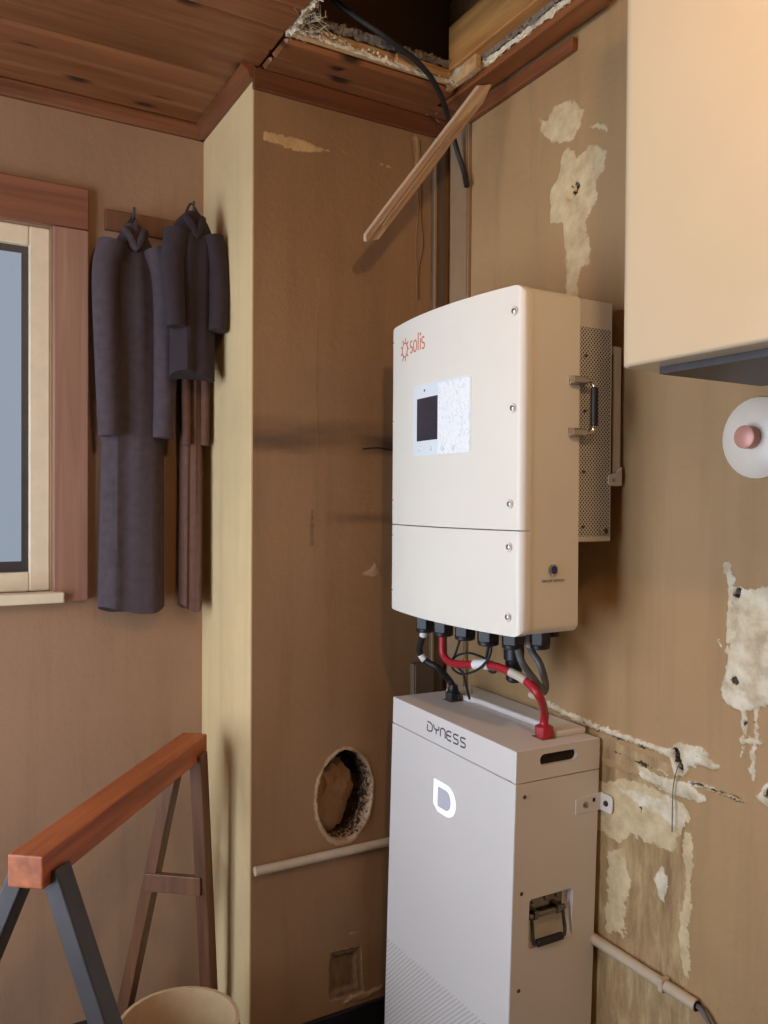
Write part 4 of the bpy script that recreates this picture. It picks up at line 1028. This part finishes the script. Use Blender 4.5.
# wall bracket: angle folded against the case and the wall
q0 = bpt_side(575, 806); zq = q0.z
br = obj('wall_bracket', prism([(q0.x, -hy-.0032, zq-.02), (hx+.004, -hy-.0032, zq-.02), (hx+.004, -hy-.0032, zq+.021), (q0.x, -hy-.0032, zq+.014)], (0, .003, 0)), 'bat', bat, bevel=0.0008, seg=1)
wl = bl((-0.002, BY0, .8)).x
wy0, wy1 = -hy-.0032, -hy-.040
obj('bracket_flange', prism([(wl-.003, a, b) for a, b in rrect(wy1, wy0+.003, zq-.02, zq+.021, (.008, 0, 0, .008), 4)], (.003, 0, 0)), 'bat', br)
obj('bracket_web', B(hx+.003, wl-.001, -hy-.0032, -hy-.0002, zq-.02, zq+.021), 'bat', br)
obj('bracket_bolt', lathe((q0.x+.030, -hy-.003, zq-.001), (0, -1, 0), [(0, .008), (.002, .008), (.0021, .0055), (.006, .0055), (.008, .003)], 12), 'steel', br, True)
obj('bracket_bolt', lathe((wl-.003, -hy-.021, zq), (-1, 0, 0), [(0, .007), (.002, .007), (.0021, .005), (.005, .0045)], 12), 'screw', br, True)
obj('bracket_slot', B(q0.x+.052, q0.x+.060, -hy-.0036, -hy-.003, zq+.002, zq+.011), 'hole', br)

# ================================================================== CABLES BETWEEN THE TWO UNITS
kbw, krw = bw(kb), bw(kr)
def px3(x, y, X): return onX(x, y, X)
t = thing('battery_cable', 'black cable with white markers from inverter to the battery plug', 'cable', (0, 0, 0))
pts = [gp[0]+Vector((0, 0, .02)), px3(423.5, 634, GX), px3(419.5, 650, -.20), px3(426, 661, -.185), px3(438, 668, -.165), px3(449, 680, kbw.x), Vector((kbw.x, kbw.y, kbw.z+.034)), Vector((kbw.x, kbw.y, kbw.z+.01))]
obj('cable', tube(pts, .0092, 12, 8), 'rubber', t, True)
def band(pts, i0, i1, r, mat, par, name):
    S = spline(pts, 8); n = len(S); return obj(name, tube(S[int(i0*n):int(i1*n)+1], r, 12, 1, smooth=False), mat, par, True)
band(pts, .10, .16, .0104, 'label', t, 'marker_band'); band(pts, .34, .42, .0100, 'label', t, 'marker_band')
pg = obj('plug', lathe((kbw.x, kbw.y, kbw.z-.001), (0, 0, 1), [(0, .019), (.024, .019), (.027, .016), (.038, .013), (.044, .0115)], 18), 'black', t, True)
obj('plug_nut', cyl((kbw.x, kbw.y, kbw.z+.002), (kbw.x, kbw.y, kbw.z+.02), .0215, n=8), 'black', pg)
t = thing('battery_cable', 'thick red cable from inverter to the red battery plug', 'cable', (0, 0, 0))
pts = [gp[1]+Vector((0, 0, .02)), px3(442.5, 642, GX), px3(443.5, 655, -.205), px3(452, 663, -.205), px3(470, 664.5, -.205), px3(490, 665, -.20), px3(508, 671, -.195), px3(526, 681, -.185), px3(539, 696, -.182), px3(544.5, 712, krw.x-.01), Vector((krw.x, krw.y, krw.z+.036)), Vector((krw.x, krw.y, krw.z+.01))]
obj('cable', tube(pts, .0100, 12, 8), 'red', t, True)
band(pts, .385, .455, .0128, 'label', t, 'marker_band'); band(pts, .56, .64, .0106, 'sleeve', t, 'marker_band')
pg = obj('plug', lathe((krw.x, krw.y, krw.z-.001), (0, 0, 1), [(0, .019), (.026, .019), (.029, .016), (.032, .0105), (.048, .0095)], 18), 'red', t, True)
obj('plug_nut', cyl((krw.x, krw.y, krw.z+.006), (krw.x, krw.y, krw.z+.026), .0215, n=8), 'red', pg)
tag(obj('grey_cable', tube([gp[4]+Vector((0, 0, .02)), px3(518, 650, -.205), px3(523, 664, -.205), px3(536, 682, -.165), px3(543, 692, -.145), px3(545.5, 684, -.13), px3(540, 664, -.13), px3(532, 652, -.135), px3(528, 640, -.13), px3(527, 625, -.125)], .0086, 12, 8), 'greycable'), 'grey cable hanging in a loop under the right end of the inverter', 'cable')
tag(obj('thin_cable', tube([px3(460, 640, -.13), px3(455, 655, -.13), px3(452, 662, -.13), px3(462, 672, -.14), px3(466, 685, -.13), px3(469.5, 699, -.115)], .0032, 8, 6), 'rubber'), 'thin black cable hanging beside the black plug to the battery', 'cable')
tag(obj('thin_cable', tube([gp[3]+Vector((0, .006, .016)), px3(491, 650, -.205), px3(486, 662, -.215), px3(475, 671, -.22), px3(461, 674, -.21), px3(452, 667, -.19), px3(455, 657, -.17), px3(468, 653, -.16), px3(482, 657, -.17), px3(490, 662, -.185)], .0030, 8, 8), 'rubber'), 'thin black cable looped round the red cable', 'cable')
tag(obj('thin_cable', tube([gp[3]+Vector((0, -.004, .016)), px3(487.5, 652, -.205), px3(486.5, 662, -.19), px3(490, 671, -.19), px3(495, 672, -.19), px3(497, 667, -.185)], .0036, 8, 6), 'rubber'), 'short black cable end curling behind the red cable', 'cable')
tag(obj('earth_wire', tube([g2[1]+Vector((0, 0, .02)), px3(458, 644, -.11), px3(465, 658, -.10), px3(470, 676, -.09), px3(472, 697, -.075)], .0016, 6, 6), 'greenwire'), 'thin yellow green wire behind the black cables', 'wire')

# ================================================================== BOILER AND PIPE AT THE RIGHT
bx, byf, bz = -0.36, -1.046, 1.694
boil = thing('boiler', 'cream enamelled wall boiler with rounded edges at the top right', 'boiler', (0, byf, bz))
BW_, BHh = 0.52, 0.80
casep = rrect(bx, -0.03, -BW_, 0.0, (.03, .006, .006, .03), 8)       # plan: X by Y
bm = bmesh.new()
vs = []
prism([(a, b, 0.0) for a, b in casep], (0, 0, BHh), bm)
obj('casing', bm, 'boiler', boil, True, bevel=0.016, seg=4, ang=60)
obj('back_plate', B(-0.0305, -0.001, -BW_+.02, -.02, 0.02, BHh-.02), 'inv_back', boil)
obj('bottom_tray', B(bx+.05, -.04, -BW_+.05, -.05, -.012, .001), 'darkmetal', boil)
obj('control_knob', lathe((bx+.002, -BW_*.75, .12), (-1, 0, 0), [(0, .024), (.008, .024), (.02, .019), (.022, .015)], 20), 'whiteplastic', boil, True)
gq = onX(760, 438, 0)
ros = thing('pipe_rosette', 'round white wall rosette with reddish centre under the boiler', 'rosette', (0, gq.y, gq.z))
obj('flange', lathe((0, 0, 0), (-1, 0, 0), [(0, .078), (.008, .078), (.020, .062), (.026, .034), (.027, .024)], 32), 'whiteplastic', ros, True)
obj('pipe_stub', lathe((-.018, 0, 0), (-1, 0, 0), [(0, .022), (.03, .022), (.032, .018)], 20), 'copper', ros, True)

# ================================================================== FAR LEFT: CLOTHES ON THE FAR WALL
def garment(name, label, x, ztop, zbot, w, mat, ydep, sleeve, seed, flare=1.15):
    """coat hanging from a hook: draped body with folds, two sleeves, a collar and a loop"""
    rnd = random.Random(seed); ph = rnd.random()*6
    g = thing(name, label, 'coat', (x, YF-ydep, ztop), group='clothes hanging on the far wall')
    bm = bmesh.new(); rows = 18; n = 40; rings = []
    H = ztop-zbot
    for i in range(rows+1):
        u = i/rows; z = -H*u
        wid = w/2*(0.30+0.70*min(1, (u/0.16))**.55) if u < .16 else w/2*(1+(flare-1)*(u-.16)/.84)
        dep = 0.020+0.030*min(1, u/.2)
        R_ = []
        for j in range(n):
            a = 2*PI*j/n; f = 1+.16*u*math.sin(5*a+ph)+.07*math.sin(9*a+2*ph+u*2)
            R_.append(bm.verts.new((wid*math.cos(a)*(1+.03*math.sin(3*a+ph+u*4)), dep*math.sin(a)*f, z+.012*math.sin(2*a+ph)*u)))
        rings.append(R_)
    for a, b in zip(rings, rings[1:]):
        for j in range(n): bm.faces.new((a[j], b[j], b[(j+1) % n], a[(j+1) % n]))
    bm.faces.new(rings[0]); bm.faces.new(rings[-1][::-1])
    obj('body', bm, mat, g, True)
    for s in (-1, 1):
        obj('sleeve', tube([(s*w*.38, -.02, -.07), (s*w*.50, -.03, -.16), (s*w*.50, -.045, -.16-sleeve*.45), (s*w*.46, -.05, -.12-sleeve)], lambda u: min(.042, w*.28)*(1-.28*u), 14, 6), mat, g, True)
    obj('collar', tube([(-w*.17, -.015, -.02), (-w*.10, -.034, -.045), (0, -.040, -.075), (w*.10, -.034, -.045), (w*.17, -.015, -.02)], .013, 10, 5), mat, g, True)
    obj('hanging_loop', tube([(-.02, .0, -.004), (0, .012, .03), (.02, .0, -.004)], .003, 8, 5), mat, g, True)
    return g
a = onY(133, 232, YF); b_ = onY(133, 606, YF)
garment('coat', 'long purple-grey coat hanging on the far wall right of the window', a.x-.012, a.z, b_.z, 0.165, 'coat', 0.058, 0.50, 1)
a = onY(176, 232, YF); b_ = onY(176, 385, YF)
garment('jacket', 'short near-black jacket hanging at the right end of the far wall', a.x-.005, a.z, b_.z, 0.13, 'coatdark', 0.19, 0.22, 2, 1.0)
a = onY(183, 262, YF); b_ = onY(183, 604, YF)
garment('coat', 'dull brown coat hanging behind the near-black jacket', a.x+.008, a.z, b_.z, 0.06, 'coatbrown', 0.062, 0.45, 3)
rail = thing('hook_rail', 'dark hook rail on the far wall holding the hanging clothes', 'hook rail', (0, YF, onY(150, 228, YF).z))
obj('board', B(-0.93, -0.645, -0.016, 0, -.03, .03), 'brown_wood', rail, bevel=0.003)
for x, l in ((onY(133, 232, YF).x-.012, .05), (onY(176, 232, YF).x-.005, .185)):
    obj('hook', tube([(x, -.014, .004), (x, -l, .0), (x, -l-.016, .012), (x, -l-.018, .03)], .004, 8, 5), 'darkmetal', rail, True)

# ================================================================== SAWHORSE AND BUCKET AT THE LOWER LEFT
near = onY(25, 862, -0.45); far = onZ(195, 737, near.z); zr = near.z
dirv = (far-near).normalized(); perp = Vector((dirv.y, -dirv.x, 0)).normalized()
mid_ = (near+far)/2; ang = math.atan2(dirv.y, dirv.x)-PI/2
sh = thing('sawhorse', 'wooden sawhorse with orange-brown top rail at the lower left', 'sawhorse', (mid_.x, mid_.y, ZF), (0, 0, ang))
zr -= ZF
LL = (far-near).length
obj('top_rail', B(-.036, .036, -LL/2, LL/2, zr-.05, zr+.012), 'orange_wood', sh, bevel=0.004)
for ey, m_, spl in ((-LL/2+.05, 'darkmetal', .36), (LL/2-.05, 'brown_wood', .22)):
    for s in (-1, 1):
        sp_ = .05 if (s > 0 and ey > 0) else spl
        obj('leg', bar((s*.03, ey, zr-.03), (s*sp_, ey+(.05 if ey > 0 else -.05), .022), .035, .05, (0, 1, 0)), m_, sh, bevel=0.003)
    obj('cross_brace', B(-spl*.55, .04 if ey > 0 else spl*.55, ey-.01, ey+.01, zr-.42, zr-.37), m_, sh, bevel=0.002)
bq = onZ(184, 1034, .23)
bk = thing('bucket', 'cream plastic bucket on the floor behind the sawhorse', 'bucket', (bq.x, bq.y+.05, ZF))
obj('shell', lathe((0, 0, 0), (0, 0, 1), [(0, .105), (.28, .135), (.285, .143), (.30, .143), (.30, .134), (.27, .131), (.02, .10)], 32), 'bucket', bk, True)
obj('handle', tube([(-.143, 0, .275), (-.12, -.10, .26), (0, -.150, .25), (.12, -.10, .26), (.143, 0, .275)], .003, 8, 8), 'darkmetal', bk, True)

# ================================================================== CEILING LAMP (behind the camera)
lp = thing('ceiling_lamp', 'bare warm bulb lamp hanging from the ceiling', 'lamp', (LAMP_POS[0], LAMP_POS[1], ZC))
dz = LAMP_POS[2]-ZC
obj('rose', lathe((0, 0, 0), (0, 0, -1), [(0, .045), (.012, .045), (.02, .02)], 20), 'whiteplastic', lp, True)
obj('cord', cyl((0, 0, -.018), (0, 0, dz+.085), .003, n=8), 'whiteplastic', lp)
obj('socket', lathe((0, 0, dz+.09), (0, 0, -1), [(0, .008), (.006, .018), (.04, .02)], 16), 'whiteplastic', lp, True)
bm = bmesh.new(); bmesh.ops.create_uvsphere(bm, u_segments=20, v_segments=12, radius=.045)
bmesh.ops.translate(bm, vec=(0, 0, dz), verts=bm.verts[:]); obj('bulb', bm, 'bulb', lp, True)
